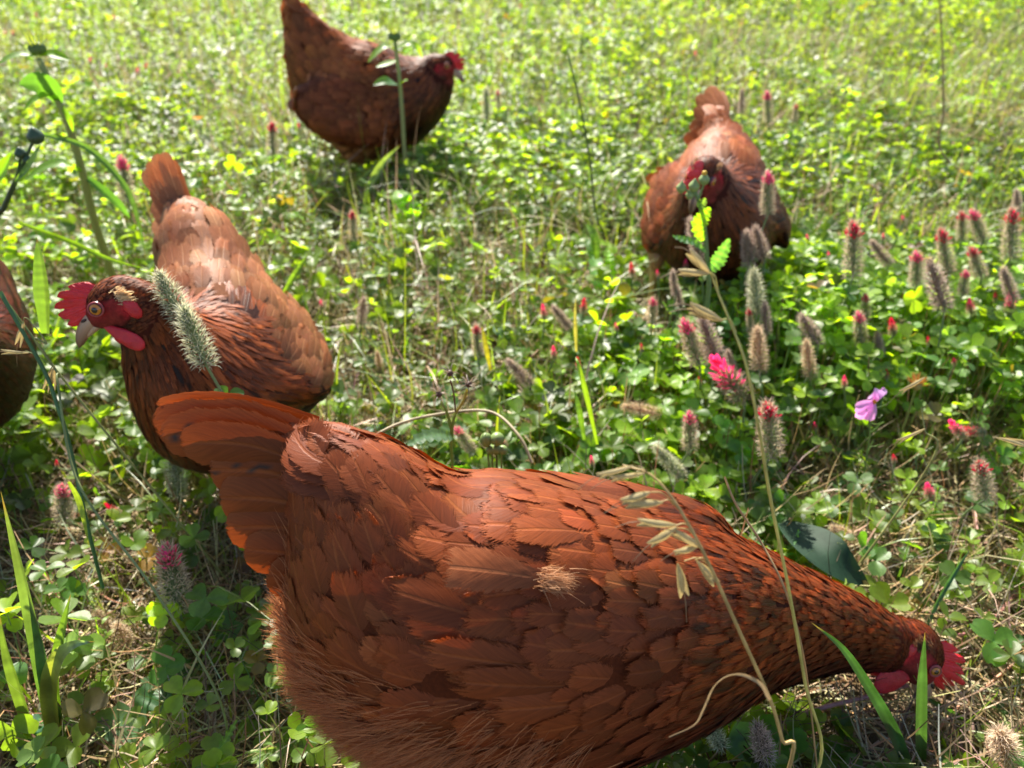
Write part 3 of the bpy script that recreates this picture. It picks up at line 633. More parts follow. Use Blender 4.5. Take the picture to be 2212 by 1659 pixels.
# ---- hen in front: pecking, body across the picture
def hen_front():
    st = [(*at(590,925,y=.345),.004,.010), (*at(690,985,y=.337),.014,.028), (*at(785,1090,y=.325),.042,.050), (-.048,.306,.199,.080,.099), (.028,.312,.172,.087,.099),
          (.092,.330,.150,.076,.084), (.169,.358,.118,.052,.058), (.250,.378,.082,.032,.037), (.297,.384,.058,.023,.026)]
    nr = unit(np.array([.0,-1.0,.35])); tail = []
    def tf(px, y0, y1, w0, k=.85, sp=0):
        n_ = len(px); tail.append(([at(x,y,y=y0+(y1-y0)*i/(n_-1)) for i,(x,y) in enumerate(px)], w0, nr, k, sp))
    tf([(800,1050),(700,958),(570,912),(440,905),(326,912)],.345,.352,.030)
    tf([(800,1060),(695,970),(565,922),(440,916),(330,926)],.338,.345,.034,.82,.2)
    tf([(800,1075),(690,992),(560,942),(450,934),(343,946)],.333,.338,.033,.85,.25)
    tf([(800,1095),(690,1020),(570,970),(480,956),(385,958)],.328,.330,.029,.8)
    tf([(690,905),(560,872),(450,862),(335,872)],.350,.356,.011,1.3)
    tf([(810,1120),(700,1060),(580,1020),(447,1015)],.325,.325,.036,.8,.2)
    tf([(810,1160),(700,1110),(590,1080),(468,1075)],.320,.318,.036,.82)
    tf([(815,1200),(710,1160),(600,1140),(484,1140)],.315,.312,.034,.8)
    tf([(820,1240),(720,1210),(620,1195),(523,1187)],.310,.306,.032,.85)
    tf([(830,1290),(740,1265),(650,1250),(575,1237)],.305,.300,.030,.8)
    cov = []
    for (a_,b_,w0) in (((800,1010),(560,925),.022),((770,1040),(545,960),.024),((790,1080),(560,1000),.024),((760,1110),(560,1040),.024),((790,1150),(575,1085),.025),((770,1190),(600,1130),.025),((800,1230),(620,1180),.025),((720,985),(560,905),.020),((700,1060),(520,1010),.022),((710,1130),(540,1080),.022)):
        cov.append((at(*a_,y=.300), at(*b_,y=.310), w0, 'tail_covert', .1))
    for (a_,b_) in (((1430,1560),(1120,1545)),((1370,1535),(1040,1500)),((1310,1505),(965,1452)),((1250,1470),(900,1405)),((1190,1430),(860,1350)),((1140,1385),(850,1300))):
        cov.append((at(*a_,y=.23), at(*b_,y=.235), .026, 'wing_feather', .5))
    wc = at(1120,1340,y=.235); 
    ax = unit(np.array([-.97,-.04,.16]))
    nm = unit(np.array([.05,-.74,.66]))
    wc = np.array([.022,.247,.240])
    wings = [(wc, ax, nm, (.110,.060,.0)), (np.array([.060,.378,.218]), ax*np.array([1,-1,1]), nm*np.array([1,-1,1]), (.090,.048,.014))]
    r, bvh, org = make_hen('large brown hen bent down pecking, seen side-on with pale oats across its wing', st, (*at(1978,1404,y=.380),), (.40,-.42,-.81), (.88,.10,.40), math.radians(8), tail, 'red',
        wings=wings, voxel=.003, dens=.74, hs=1.22, eyek=.75, capn=12, coverts=cov, mott=.07, fluff=130000, big=1.0, nvf=8,
        comb=dict(teeth=6,h=.0065,tooth=.0065,b=(.024,.018),c=(.0,.0185)), wattle=dict(L=.028,W=.0105,d=(-.25,0,-.97),splay=.25,o=(.012,.006,-.010)), ear=(.16,.09,.05),
        thighs=[((-.045,.275,.12),(.045,.035,.055)), ((-.045,.345,.12),(.045,.035,.055))],
        feet=[((-.03,.272,.10),(-.02,.268,.0)), ((-.03,.345,.10),(-.01,.345,0))], hackle_t=.60)
    # loose pale feather with a puff of down on the wing
    h = bvh.find_nearest(at(1255,1225,y=.24)); q = np.array(h[0]); nn = np.array(h[1]); tx = unit(np.array([-1,0,.12])-nn*np.dot(nn,[-1,0,.12]))
    S = big_feather([q+nn*.004, q+tx*.03+nn*.011, q+tx*.058+nn*.009], .026, nn, (.30,.085,.028)); S.build('loose_feather', M_FEATH, r, origin=org)
    S = Soup(); n = 700; P = q + nn*.003 + R.standard_normal((n,3))*np.array([.0035,.0022,.0022]); dd = unit(nn*.35-tx*1.0+.28*R.standard_normal((n,3))); strands(S,None,P,dd,.006+.005*R.random(n),np.array([.50,.27,.14])*(.8+.35*R.random((n,1))),.0005,.25,.3); S.build('down_tuft', M_DOWN, r, origin=org)
    return r
hen_front()

# ---- hen on the left: coming towards us, head turned in profile
def hen_left():
    st = [(*at(360,398,y=.782),.006,.008), (*at(384,448,y=.770),.014,.017), (*at(408,492,y=.755),.025,.031), (*at(432,540,y=.732),.041,.050), (-.303,.685,.200,.056,.070), (-.282,.625,.178,.074,.084),
          (-.272,.575,.170,.074,.080), (-.280,.548,.205,.050,.056), (-.288,.540,.248,.034,.036), (-.290,.530,.280,.022,.024)]
    hc = at(252,650,y=.522)
    tail = []; nr = unit(np.array([.15,-.85,.5]))
    for px,w0,k in (([(430,510),(385,420),(352,326)],.018,1.5),([(425,510),(378,425),(336,330)],.020,1.6),([(420,510),(372,430),(322,345)],.020,1.4),([(415,515),(368,435),(308,366)],.018,1.5),
                    ([(435,515),(400,430),(368,342)],.016,1.4),([(405,520),(368,455),(335,392)],.024,.95),([(400,530),(366,480),(338,428)],.024,.95),([(398,545),(362,505),(338,470)],.024,.95)):
        tail.append(([at(x,y,y=.74+.05*i/2) for i,(x,y) in enumerate(px)], w0, nr, k))
    cov = [(at(*a_,y=.715), at(*b_,y=.765), .022, 'tail_covert', .45) for a_,b_ in (((450,540),(372,420)),((430,560),(355,450)),((470,530),(395,400)),((440,520),(380,400)),((420,600),(350,500)),((490,560),(415,440)))]
    wings = [(np.array([-.222,.640,.185]), (-.42,.88,.20), (.85,-.25,.45), (.090,.058,.018)), (np.array([-.342,.620,.180]), (-.30,.92,.20), (-.92,-.2,.35), (.085,.055,.014))]
    r, bvh, org = make_hen('brown hen with upright tail and head in profile, amber eye beside a spiky seedhead', st, hc, (-.86,-.26,-.43), (-.42,.10,.90), math.radians(-75), tail, 'light',
        wings=wings, voxel=.0038, fluff=2500, nvf=7, liftk=2.2, mott=.08, dens=.66, coverts=cov, capn=8, comb=dict(teeth=5,h=.0100,tooth=.0045,a=(.0265,-.001),b=(.024,.016),c=(.006,.0185),cen=(-.004,.002),lean=.2),
        wattle=dict(L=.031,W=.0078,d=(-.50,0,-.86),splay=.22,o=(.015,.0070,-.0100),far=(.006,0,-.013)), ear=(.78,.62,.38),
        thighs=[((-.23,.66,.13),(.035,.045,.05)), ((-.32,.67,.13),(.035,.045,.05))], feet=[((-.235,.66,.10),(-.235,.655,0)), ((-.315,.67,.10),(-.315,.665,0))], hackle_t=.58)
    return r
hen_left()

# ---- hen on the right: facing us, head lowered to its right
def hen_right():
    st = [(*at(1532,245,y=1.22),.008,.014), (*at(1548,290,y=1.18),.026,.034), (*at(1560,345,y=1.145),.042,.048), (.304,1.095,.180,.060,.072), (.292,1.035,.160,.079,.086),
          (.280,.985,.152,.078,.082), (.264,.955,.190,.054,.058), (.250,.940,.225,.034,.036), (.243,.936,.245,.024,.026)]
    tips = [at(1505,205,y=1.235), at(1530,186,y=1.24), at(1552,196,y=1.235), at(1503,228,y=1.22), at(1492,262,y=1.20), at(1478,290,y=1.18)]
    roots = [at(1560,300,y=1.16)]*3+[at(1550,330,y=1.15)]*2+[at(1545,345,y=1.14)]
    tail = fan(roots, tips, [.022,.026,.022,.024,.024,.022], unit(np.array([-.35,-.8,.4])), (.06,0,.05), [1.1,1.1,.9,1.1,1.0,1.0])
    wings = [(np.array([.218,1.055,.155]), (.12,.97,.18), (-.92,-.25,.3), (.095,.060,.013)), (np.array([.368,1.055,.158]), (-.10,.97,.18), (.92,-.2,.35), (.095,.060,.013))]
    make_hen('brown hen walking towards the viewer with lowered head behind a budding sowthistle', st, (.236,.918,.252), (-.42,-.66,-.62), (-.25,-.42,.87), math.radians(-95), tail, 'mid',
        wings=wings, voxel=.0045, fluff=2500, nvf=6, liftk=2.4, dens=.75, comb=dict(teeth=5,h=.014,tooth=.006,lean=-.4), wattle=dict(L=.022,W=.008), ear=(.5,.3,.15), mott=.20,
        thighs=[((.222,1.04,.125),(.030,.036,.042)), ((.345,1.05,.12),(.033,.04,.045))], feet=[((.212,1.02,.10),(.208,1.005,0)), ((.335,1.06,.10),(.335,1.07,0))], hackle_t=.56)
hen_right()

# ---- hen at the back: standing side-on, tail high
def hen_back():
    Y = 1.56; q = lambda x,y,rw,rh,dy=0: (*at(x,y,y=Y+dy), rw, rh)
    st = [q(632,22,.008,.014), q(658,72,.024,.042), q(692,130,.045,.072), q(745,195,.076,.104), q(815,222,.090,.108), q(880,210,.075,.082), q(925,180,.048,.056), q(940,153,.032,.036), q(950,142,.022,.024)]
    hc = at(960,140,y=Y-.01)
    tips = [at(607,8,y=Y), at(620,2,y=Y), at(640,8,y=Y+.01), at(615,32,y=Y-.01), at(622,75,y=Y-.01), at(618,120,y=Y-.01), at(620,165,y=Y-.01), at(625,200,y=Y-.01)]
    roots = [at(700,90,y=Y)]*3+[at(700,110,y=Y-.015), at(695,140,y=Y-.02), at(695,165,y=Y-.02), at(695,190,y=Y-.02), at(700,215,y=Y-.02)]
    tail = fan(roots, tips, [.03,.034,.034,.034,.036,.036,.034,.034], unit(np.array([.1,-1,.3])), (0,0,.06), [.9]*8)
    b = at(770,225,y=Y)
    wings = [((b[0],Y-.082,b[2]+.005), (-.93,0,.25), (0,-.93,.35), (.105,.062,.022)), ((b[0],Y+.082,b[2]+.005), (-.93,0,.25), (0,.93,.35), (.105,.062,.022))]
    fx = at(790,300,y=Y)[0]
    make_hen('brown hen standing side-on with raised tail behind a tall sunflower stem', st, hc, (.90,-.25,-.35), (.33,0,.94), 0.0, tail, 'mid',
        wings=wings, voxel=.0045, fluff=2500, nvf=6, liftk=2.4, dens=.75, comb=dict(teeth=5,h=.009,tooth=.006), wattle=dict(L=.020,W=.008), ear=(.25,.10,.06), mott=.20,
        thighs=[((fx-.01,Y-.045,.11),(.04,.035,.05)), ((fx,Y+.045,.11),(.04,.035,.05))], feet=[((fx,Y-.045,.10),(fx,Y-.045,0)), ((fx+.02,Y+.045,.10),(fx+.03,Y+.045,0))], hackle_t=.60)
hen_back()

# ---- hen cut by the left edge
def hen_edge():
    q = lambda x,y,z,rw,rh: (*at(x,y,z=z), rw, rh)
    st = [q(-150,470,.28,.022,.03), q(-150,540,.25,.045,.05), q(-135,640,.20,.066,.075), q(-110,735,.175,.074,.082), q(-105,800,.175,.064,.07), q(-130,760,.22,.045,.05), q(-160,690,.27,.030,.032), q(-170,650,.29,.022,.024)]
    hc = np.array(at(-195,630,z=.31))
    make_hen('dark red hen with only its breast showing at the left edge', st, hc, (-.8,-.5,-.2), (-.2,0,.98), math.radians(-80), [], 'dark', wings=[], voxel=.0045, fluff=500, nvf=6, hackle_t=.40)
hen_edge()
# ------------------------------------------------------------------ meadow: ground cover nobody could count
HENS_AT = []   # (x, y, z, radius) of the birds, so that leaves do not grow through them
for o_ in [o for o in sc.objects if o.name.startswith('body')]:
    me_ = o_.data; co_ = np.empty(len(me_.vertices)*3); me_.vertices.foreach_get('co', co_); co_ = co_.reshape(-1,3)[::3] + np.array(o_.parent.location); HENS_AT.append(co_)
def hen_column(X, Y, Zt, clear=.012):
    """True where a plant of height Zt at (X, Y) would run into a bird."""
    bad = np.zeros(len(X), bool)
    for q in HENS_AT:
        lo, hi = q[:,:2].min(0)-.03, q[:,:2].max(0)+.03; m = np.where((X>lo[0])&(X<hi[0])&(Y>lo[1])&(Y<hi[1]))[0]
        if not len(m): continue
        res = .012; gx = ((q[:,0]-lo[0])/res).astype(int); gy = ((q[:,1]-lo[1])/res).astype(int); sh = (int((hi[0]-lo[0])/res)+2, int((hi[1]-lo[1])/res)+2)
        low = np.full(sh, 9.0); np.minimum.at(low, (gx,gy), q[:,2])
        l2 = low.copy()
        for a in (-1,0,1):
            for b in (-1,0,1): l2 = np.minimum(l2, np.roll(np.roll(low,a,0),b,1))
        ix = ((X[m]-lo[0])/res).astype(int); iy = ((Y[m]-lo[1])/res).astype(int)
        bad[m] |= l2[ix,iy]-clear < Zt[m]
    bad |= (X>.20)&(X<.40)&(Y>.27)&(Y<.40)&(Zt>np.where((X>.27)&(X<.38)&(Y>.30),.034,.050))                 # the pecked-over spot round the front bird's head
    bad |= (X>.170)&(X<.225)&(Y>.86)&(Y<1.03)&(Zt>.035)                # the right bird's leg stands in a gap
    return bad
def vnoise(X, Y, f, seed):
    g = np.random.default_rng(seed).random((64,64)); x = X*f+17.3; y = Y*f+9.1; i = np.floor(x).astype(int); j = np.floor(y).astype(int); fx = x-i; fy = y-j
    fx = fx*fx*(3-2*fx); fy = fy*fy*(3-2*fy); G = lambda a,b: g[a%64,b%64]
    return (G(i,j)*(1-fx)+G(i+1,j)*fx)*(1-fy)+(G(i,j+1)*(1-fx)+G(i+1,j+1)*fx)*fy
def spots(n, y0, y1, margin=.45, ypow=1.0):
    """Random ground positions inside the widening strip the camera can see (with room to step aside)."""
    Y = y0+(y1-y0)*R.random(n*2)**ypow; hw = .67*(Y*.82+.33)*1.04+margin; X = (R.random(n*2)*2-1)*(.67*(y1*.82+.33)*1.04+margin)
    m = np.abs(X)<hw; return X[m][:n], Y[m][:n]
def rotz(a): 
    c,s = np.cos(a), np.sin(a); z = np.zeros_like(a); o = np.ones_like(a); return np.stack([np.stack([c,-s,z],-1),np.stack([s,c,z],-1),np.stack([z,z,o],-1)],-2)
def tilt(ax, an):
    """Rotation by an about horizontal axis at azimuth ax."""
    x,y = np.cos(ax), np.sin(ax); z = np.zeros_like(x); c = np.cos(an); s = np.sin(an); C_ = 1-c
    return np.stack([np.stack([c+x*x*C_, x*y*C_, y*s],-1),np.stack([x*y*C_, c+y*y*C_, -x*s],-1),np.stack([-y*s, x*s, c],-1)],-2)

def leaflet(fold=.3, droop=.25, notch=.08, w=1.0):
    rows = [(0,.04),(.16,.2),(.38,.38),(.62,.49),(.82,.44),(.97,.24)]; V=[]; 
    for k,(y,x) in enumerate(rows):
        for u in (-1,-.5,0,.5,1):
            yy = y + (notch*(-1 if u==0 else .1) if k==5 else 0)*1.0 + (-.03*abs(u) if k in (3,4) else 0)
            V.append((u*x*w, yy, abs(u)*x*fold - droop*yy*yy))
    i=np.arange(5)[:,None]*5; j=np.arange(4)[None]; Q=np.stack([i+j,i+j+1,i+6+j,i+5+j],-1).reshape(-1,4)
    return np.array(V), Q
def trifoliate(seed, lo=False):
    r = np.random.default_rng(seed); V=[];Q=[];n=0; T=[]
    for k in range(3):
        v,q = leaflet(r.uniform(.1,.5), r.uniform(-.1,.4)); 
        if lo: v = v.reshape(6,5,3)[[0,2,4,5]][:,[0,2,4]].reshape(-1,3); i=np.arange(3)[:,None]*3; j=np.arange(2)[None]; q=np.stack([i+j,i+j+1,i+4+j,i+3+j],-1).reshape(-1,4)
        a = k*2.09+r.uniform(-.25,.25); e = r.uniform(-.1,.7); ce,se=math.cos(e),math.sin(e)
        v = v@np.array([[1,0,0],[0,ce,se],[0,-se,ce]]); ca,sa=math.cos(a),math.sin(a); v = v@np.array([[ca,sa,0],[-sa,ca,0],[0,0,1]])*r.uniform(.85,1.1)
        V.append(v);Q.append(q+n);n+=len(v); t=np.full((len(v),3),r.uniform(.85,1.15)); T.append(t)
    return np.vstack(V),np.vstack(Q),np.vstack(T)
def blade_t(n=6, bend=.6, tw=.0, tip=1.0):
    v=np.linspace(0,1,n); y=np.sin(v*bend)/max(bend,.01)*1.0 if False else v*np.cos(v*bend); x=v*np.sin(v*bend); wd=np.clip(1-v**2.2*tip,0.02,1)
    V=[]
    for k in range(n):
        V += [(-wd[k]/2*math.cos(tw*v[k]), x[k], y[k]), (0, x[k]-.0, y[k]), (wd[k]/2*math.cos(tw*v[k]), x[k]+wd[k]*0, y[k])]
    i=np.arange(n-1)[:,None]*3;j=np.arange(2)[None];return np.array(V),np.stack([i+j,i+j+1,i+4+j,i+3+j],-1).reshape(-1,4)
def blade_inst(S, tv, tq, X, Y, Z0, Ln, Wd, az, lean, col):
    M = np.einsum('nij,njk->nik', rotz(az), np.einsum('nij,njk->nik', tilt(R.random(len(X))*6.28, lean), np.stack([np.stack([Wd,0*Wd,0*Wd],-1),np.stack([0*Wd,Ln,0*Wd],-1),np.stack([0*Wd,0*Wd,Ln],-1)],-2)))
    # width is given in metres while the blade's bend scales with its length; the fold row adds stiffness
    S.inst(tv, tq, None, M, np.stack([X,Y,Z0],-1), col)
def jitcol(base, n, v=.25, h=.12):
    return np.clip(np.array(base)[None]*(1+v*R.standard_normal((n,1)))*(1+h*R.standard_normal((n,3))),.004,.9)
def keep(mask, *a): return [q[mask] for q in a]
GREENS = np.array([(.095,.155,.020),(.130,.195,.022),(.062,.125,.030),(.158,.215,.020),(.085,.150,.042),(.125,.185,.050)])
def greens(n, w=None):
    c = GREENS[R.choice(len(GREENS), n, p=w)]; return np.clip(1.13*c*(1+.22*R.standard_normal((n,1)))*(1+.08*R.standard_normal((n,3))),.004,.6)
def straw_zone(X, Y):                                               # 1 where dead straw shows between few leaves
    z = np.clip((-.02-X)/.14,0,1)*np.clip((.66-Y)/.12,0,1)*.72
    g = np.exp(-(((X+.13)/.17)**2+((Y-.84)/.10)**2)); g2 = np.exp(-(((X-.10)/.10)**2+((Y-.72)/.05)**2))*.8; g3=np.exp(-(((X-.02)/.35)**2+((Y-1.15)/.10)**2))*.6
    return np.clip(z+g+g2+g3+np.clip((vnoise(X,Y,4.5,3)-.52)*4,0,1)*.85,0,1)

def ground_cover():
    # --- dead straw and grass litter lying over the soil
    S = Soup()
    for (y0,y1,n,sc_) in ((.18,.75,26000,1.0),(.75,1.6,22000,1.15),(1.6,3.2,20000,1.6),(3.2,6.5,15000,2.4)):
        X,Y = spots(n,y0,y1); k=len(X); z = np.abs(R.normal(0,.010,k))+.002; el = np.abs(R.normal(0,.16,k))+np.where(R.random(k)<.12,R.random(k)*1.0,0)
        Ln = R.uniform(.025,.11,k)*sc_**.5; Wd = R.uniform(.0007,.0019,k)*sc_; m = ~hen_column(X,Y,z+.002+Ln*np.sin(el)*.7); X,Y,z,el,Ln,Wd=keep(m,X,Y,z,el,Ln,Wd); k=len(X)
        col = np.where((R.random(k)<.55)[:,None], jitcol((.36,.26,.125),k,.25), jitcol((.17,.10,.05),k,.35)); col = np.where((R.random(k)<.18)[:,None], jitcol((.50,.42,.26),k,.2), col)
        tv,tq = blade_t(5,.35,0,.6)
        # lay the blade down: swap so that its length runs level
        lay = np.pi/2-el; az=R.random(k)*6.28; ax=R.random(k)*6.28
        half = (R.random(k)<.5); tv2,tq2 = blade_t(5,-.5,0,.6)
        for mm,(a,b) in ((half,(tv,tq)),(~half,(tv2,tq2))):
            kk=int(mm.sum()); Z=np.zeros(kk); D_=np.stack([np.stack([Wd[mm],Z,Z],-1),np.stack([Z,Ln[mm],Z],-1),np.stack([Z,Z,Ln[mm]],-1)],-2)
            M = np.einsum('nij,njk->nik', rotz(az[mm]), np.einsum('nij,njk->nik', tilt(np.zeros(kk), lay[mm]), D_)); S.inst(a,b,None,M,np.stack([X[mm],Y[mm],z[mm]],-1),col[mm])
    o = S.build('straw_litter', M_STRAW); o['kind']='stuff'; o['label']='tan dead grass and straw littering the soil'; o['category']='straw'
    # --- clover carpet
    S = Soup(); P_ = Soup()
    for (y0,y1,n,s0,s1,hm,lo) in ((.18,.62,2900,.0095,.0175,.060,False),(.62,1.15,6600,.0105,.0190,.078,False),(1.15,1.9,7800,.0105,.0180,.068,True),(1.9,3.2,9000,.011,.019,.070,True),(3.2,6.5,13000,.013,.024,.075,True)):
        X,Y = spots(n*2,y0,y1,ypow=.9); m = R.random(len(X)) < (1-.80*straw_zone(X,Y))*np.clip(.30+1.1*vnoise(X,Y,7,11)+.15*np.clip(X*2,0,1),0,1); X,Y=keep(m,X,Y)
        k=len(X); z = np.clip(hm*(.28+.95*R.random(k)**1.2)*(.65+.6*vnoise(X,Y,5,5)),.012,.13); m = ~hen_column(X,Y,z+.012); X,Y,z=keep(m,X,Y,z); k=len(X)
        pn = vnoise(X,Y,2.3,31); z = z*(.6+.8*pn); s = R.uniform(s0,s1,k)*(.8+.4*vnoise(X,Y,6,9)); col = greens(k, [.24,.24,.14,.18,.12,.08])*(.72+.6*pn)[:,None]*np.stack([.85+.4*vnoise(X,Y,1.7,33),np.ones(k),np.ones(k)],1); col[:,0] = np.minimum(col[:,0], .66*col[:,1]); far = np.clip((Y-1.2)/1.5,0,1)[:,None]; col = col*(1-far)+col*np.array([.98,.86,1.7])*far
        old = R.random(k)<.03; col = np.where(old[:,None], jitcol((.13,.10,.04),k,.25), col)
        var = R.integers(0,8,k); az=R.random(k)*6.28
        for vi in range(8):
            mm = var==vi; tv,tq,tc = trifoliate(100+vi, lo); kk=int(mm.sum())
            M = np.einsum('nij,njk->nik', tilt(R.random(kk)*6.28, np.abs(R.normal(0,.42,kk))), rotz(az[mm]))*s[mm][:,None,None]; S.inst(tv,tq,None,M,np.stack([X[mm],Y[mm],z[mm]],-1),col[mm],tc)
        if y0<1.9:
            tv,tq = blade_t(4,.25,0,.2); lean = np.abs(R.normal(0,.18,k)); bx = X+R.normal(0,.012,k); by = Y+R.normal(0,.012,k)
            # stalk runs from its foot to the leaf
            d = np.stack([X-bx,Y-by,z],-1); side = unit(np.cross(d,[0.0,1.0,.2]))*.0011; oth = unit(np.cross(side,d))
            v = np.linspace(0,1,4); path = np.stack([bx,by,0*bx],-1)[:,None]+d[:,None]*v[None,:,None]+(np.array([R.normal(0,.004,k),R.normal(0,.004,k),0*X]).T)[:,None]*np.sin(v*math.pi)[None,:,None]
            V = np.stack([path-side[:,None]/2,path+side[:,None]/2],2); i=np.arange(3)*2; q=np.stack([i,i+1,i+3,i+2],-1); cs = jitcol((.13,.19,.06),k,.2); cs=np.where((R.random(k)<.25)[:,None],jitcol((.25,.12,.09),k,.2),cs)
            P_.add(V,(q[None]+(np.arange(k)*8)[:,None,None]).reshape(-1,4),None,np.repeat(cs,8,0))
    o = S.build('clover_leaves', M_LEAF); o['kind']='stuff'; o['label']='carpet of three-part green clover leaves across the meadow'; o['category']='clover'
    o = P_.build('clover_stalks', M_STEM); o['kind']='stuff'; o['label']='thin pale stalks under the clover leaves'; o['category']='clover'
    # --- grass
    S = Soup(); DRY = Soup(); bl = [blade_t(6,b,t_) for b,t_ in ((.25,0),(.6,.6),(1.0,1.0),(1.4,.4))]
    for (y0,y1,n,sc_) in ((.18,.65,2300,1.0),(.65,1.15,5200,1.0),(1.15,1.9,22000,1.0),(1.9,3.2,40000,1.2),(3.2,6.5,40000,1.5)):
        X,Y = spots(n,y0,y1); k=len(X); cl = .35+1.3*vnoise(X,Y,8,21); m = R.random(k)<cl; X,Y=keep(m,X,Y); k=len(X)
        Ln = R.uniform(.03,.12 if y0<1.1 else .15,k)*(.55+.9*vnoise(X,Y,2.6,22))*np.where(R.random(k)<.05,1.7,1); Wd = R.uniform(.0012,.0034,k)*sc_; m = ~hen_column(X,Y,Ln*.9); X,Y,Ln,Wd=keep(m,X,Y,Ln,Wd); k=len(X)
        col = greens(k,[.15,.3,.05,.25,.1,.15]); dry=R.random(k)<(.38 if y0<1.1 else .62 if y0<1.9 else .70); col=np.where(dry[:,None],jitcol((.46,.37,.23),k,.28),col)
        var=R.integers(0,4,k)
        for vi in range(4):
            for mm,SS,ln_ in ((( var==vi)&~dry,S,.25),((var==vi)&dry,DRY,.5)): blade_inst(SS,*bl[vi],X[mm],Y[mm],np.zeros(mm.sum()),Ln[mm],Wd[mm],R.random(mm.sum())*6.28,np.abs(R.normal(0,ln_,mm.sum())),col[mm])
    o = DRY.build('dry_grass', M_STRAW); o['kind']='stuff'; o['label']='tan dried grass blades standing and leaning in the meadow'; o['category']='dry grass'
    o = S.build('meadow_grass', M_GRASS); o['kind']='stuff'; o['label']='green and drying grass blades growing through the clover'; o['category']='grass'
    # --- small leafy weeds: sprigs of narrow leaves
    S = Soup()
    def sprig(seed, nl=11):
        r = np.random.default_rng(seed); V=[];Q=[];n=0
        lv,lq = blade_t(4,.7,0,.9); lv=lv.copy()
        wprof = np.array([.35,1.0,.85,.08]); 
        for k in range(4): lv[3*k:3*k+3,0] = np.array([-1,0,1])*wprof[k]/2
        for k in range(nl):
            h=(k+1)/nl; a=k*2.4+r.uniform(-.3,.3); e=r.uniform(.3,1.1); L=r.uniform(.16,.30)*(1.15-.6*h); W=L*r.uniform(.28,.42)
            v=lv*np.array([W,L,L]); c,s=math.cos(e),math.sin(e); v=v@np.array([[1,0,0],[0,c,-s],[0,s,c]]); c,s=math.cos(a),math.sin(a); v=v@np.array([[c,s,0],[-s,c,0],[0,0,1]])+np.array([.06*math.sin(h*2+seed),0,h*.95]); V.append(v);Q.append(lq+n);n+=len(v)
        sv,sq = blade_t(4,.06,0,.3); sv=sv*np.array([.022,1,1]); V.append(sv);Q.append(sq+n)
        return np.vstack(V),np.vstack(Q)
    for (y0,y1,n,h0,h1) in ((.25,1.15,260,.03,.07),(1.15,1.9,2000,.04,.10),(1.9,3.2,5000,.05,.12),(3.2,6.5,12000,.07,.17)):
        X,Y = spots(n,y0,y1); k=len(X); H=R.uniform(h0,h1,k); m=~hen_column(X,Y,H); X,Y,H=keep(m,X,Y,H);k=len(X); var=R.integers(0,5,k)
        col=greens(k,[.1,.25,.1,.3,.15,.1])
        for vi in range(5):
            mm=var==vi; tv,tq=sprig(vi+40); kk=int(mm.sum()); M=np.einsum('nij,njk->nik', tilt(R.random(kk)*6.28,np.abs(R.normal(0,.3,kk))), rotz(R.random(kk)*6.28))*H[mm][:,None,None]; S.inst(tv,tq,None,M,np.stack([X[mm],Y[mm],0*X[mm]],-1),col[mm])
    o = S.build('small_weeds', M_LEAF); o['kind']='stuff'; o['label']='small leafy green weeds mixed through the meadow'; o['category']='weeds'
ground_cover()
# ------------------------------------------------------------------ plants one can point to
def toothed_leaf(S, path, width, nrm, col, teeth=7, depth=.35, fold=.12, n=40):
    P = catmull(path, n); v=np.linspace(0,1,n); T=unit(np.gradient(P,axis=0)); nrm=np.broadcast_to(np.asarray(nrm,float),(n,3)); Sd=unit(np.cross(nrm,T)); Nm=unit(np.cross(T,Sd))
    env=np.sin(math.pi*np.clip(v*.9+.08,0,1))**.7; saw=(v*teeth)%1.0; wv=width/2*env*(1-depth*(1-saw)**1.2); wv=np.maximum(wv,.0003)
    u=np.array([-1,-.5,0,.5,1.0]); V=P[:,None]+Sd[:,None]*(u[None,:,None]*wv[:,None,None])+Nm[:,None]*(np.abs(u)[None,:,None]*wv[:,None,None]*fold*2+.0006*np.sin(v*40)[:,None,None])
    V[:,[0,4]] += T[:,None]*(-.0)*wv[:,None,None]
    i=np.arange(n-1)[:,None]*5;j=np.arange(4)[None]; c=np.asarray(col,float); cc=np.broadcast_to(c,(n,5,3)).copy(); cc[:,2]=cc[:,2]*1.5
    S.add(V,np.stack([i+j,i+j+1,i+6+j,i+5+j],-1).reshape(-1,4),None,cc.reshape(-1,3))

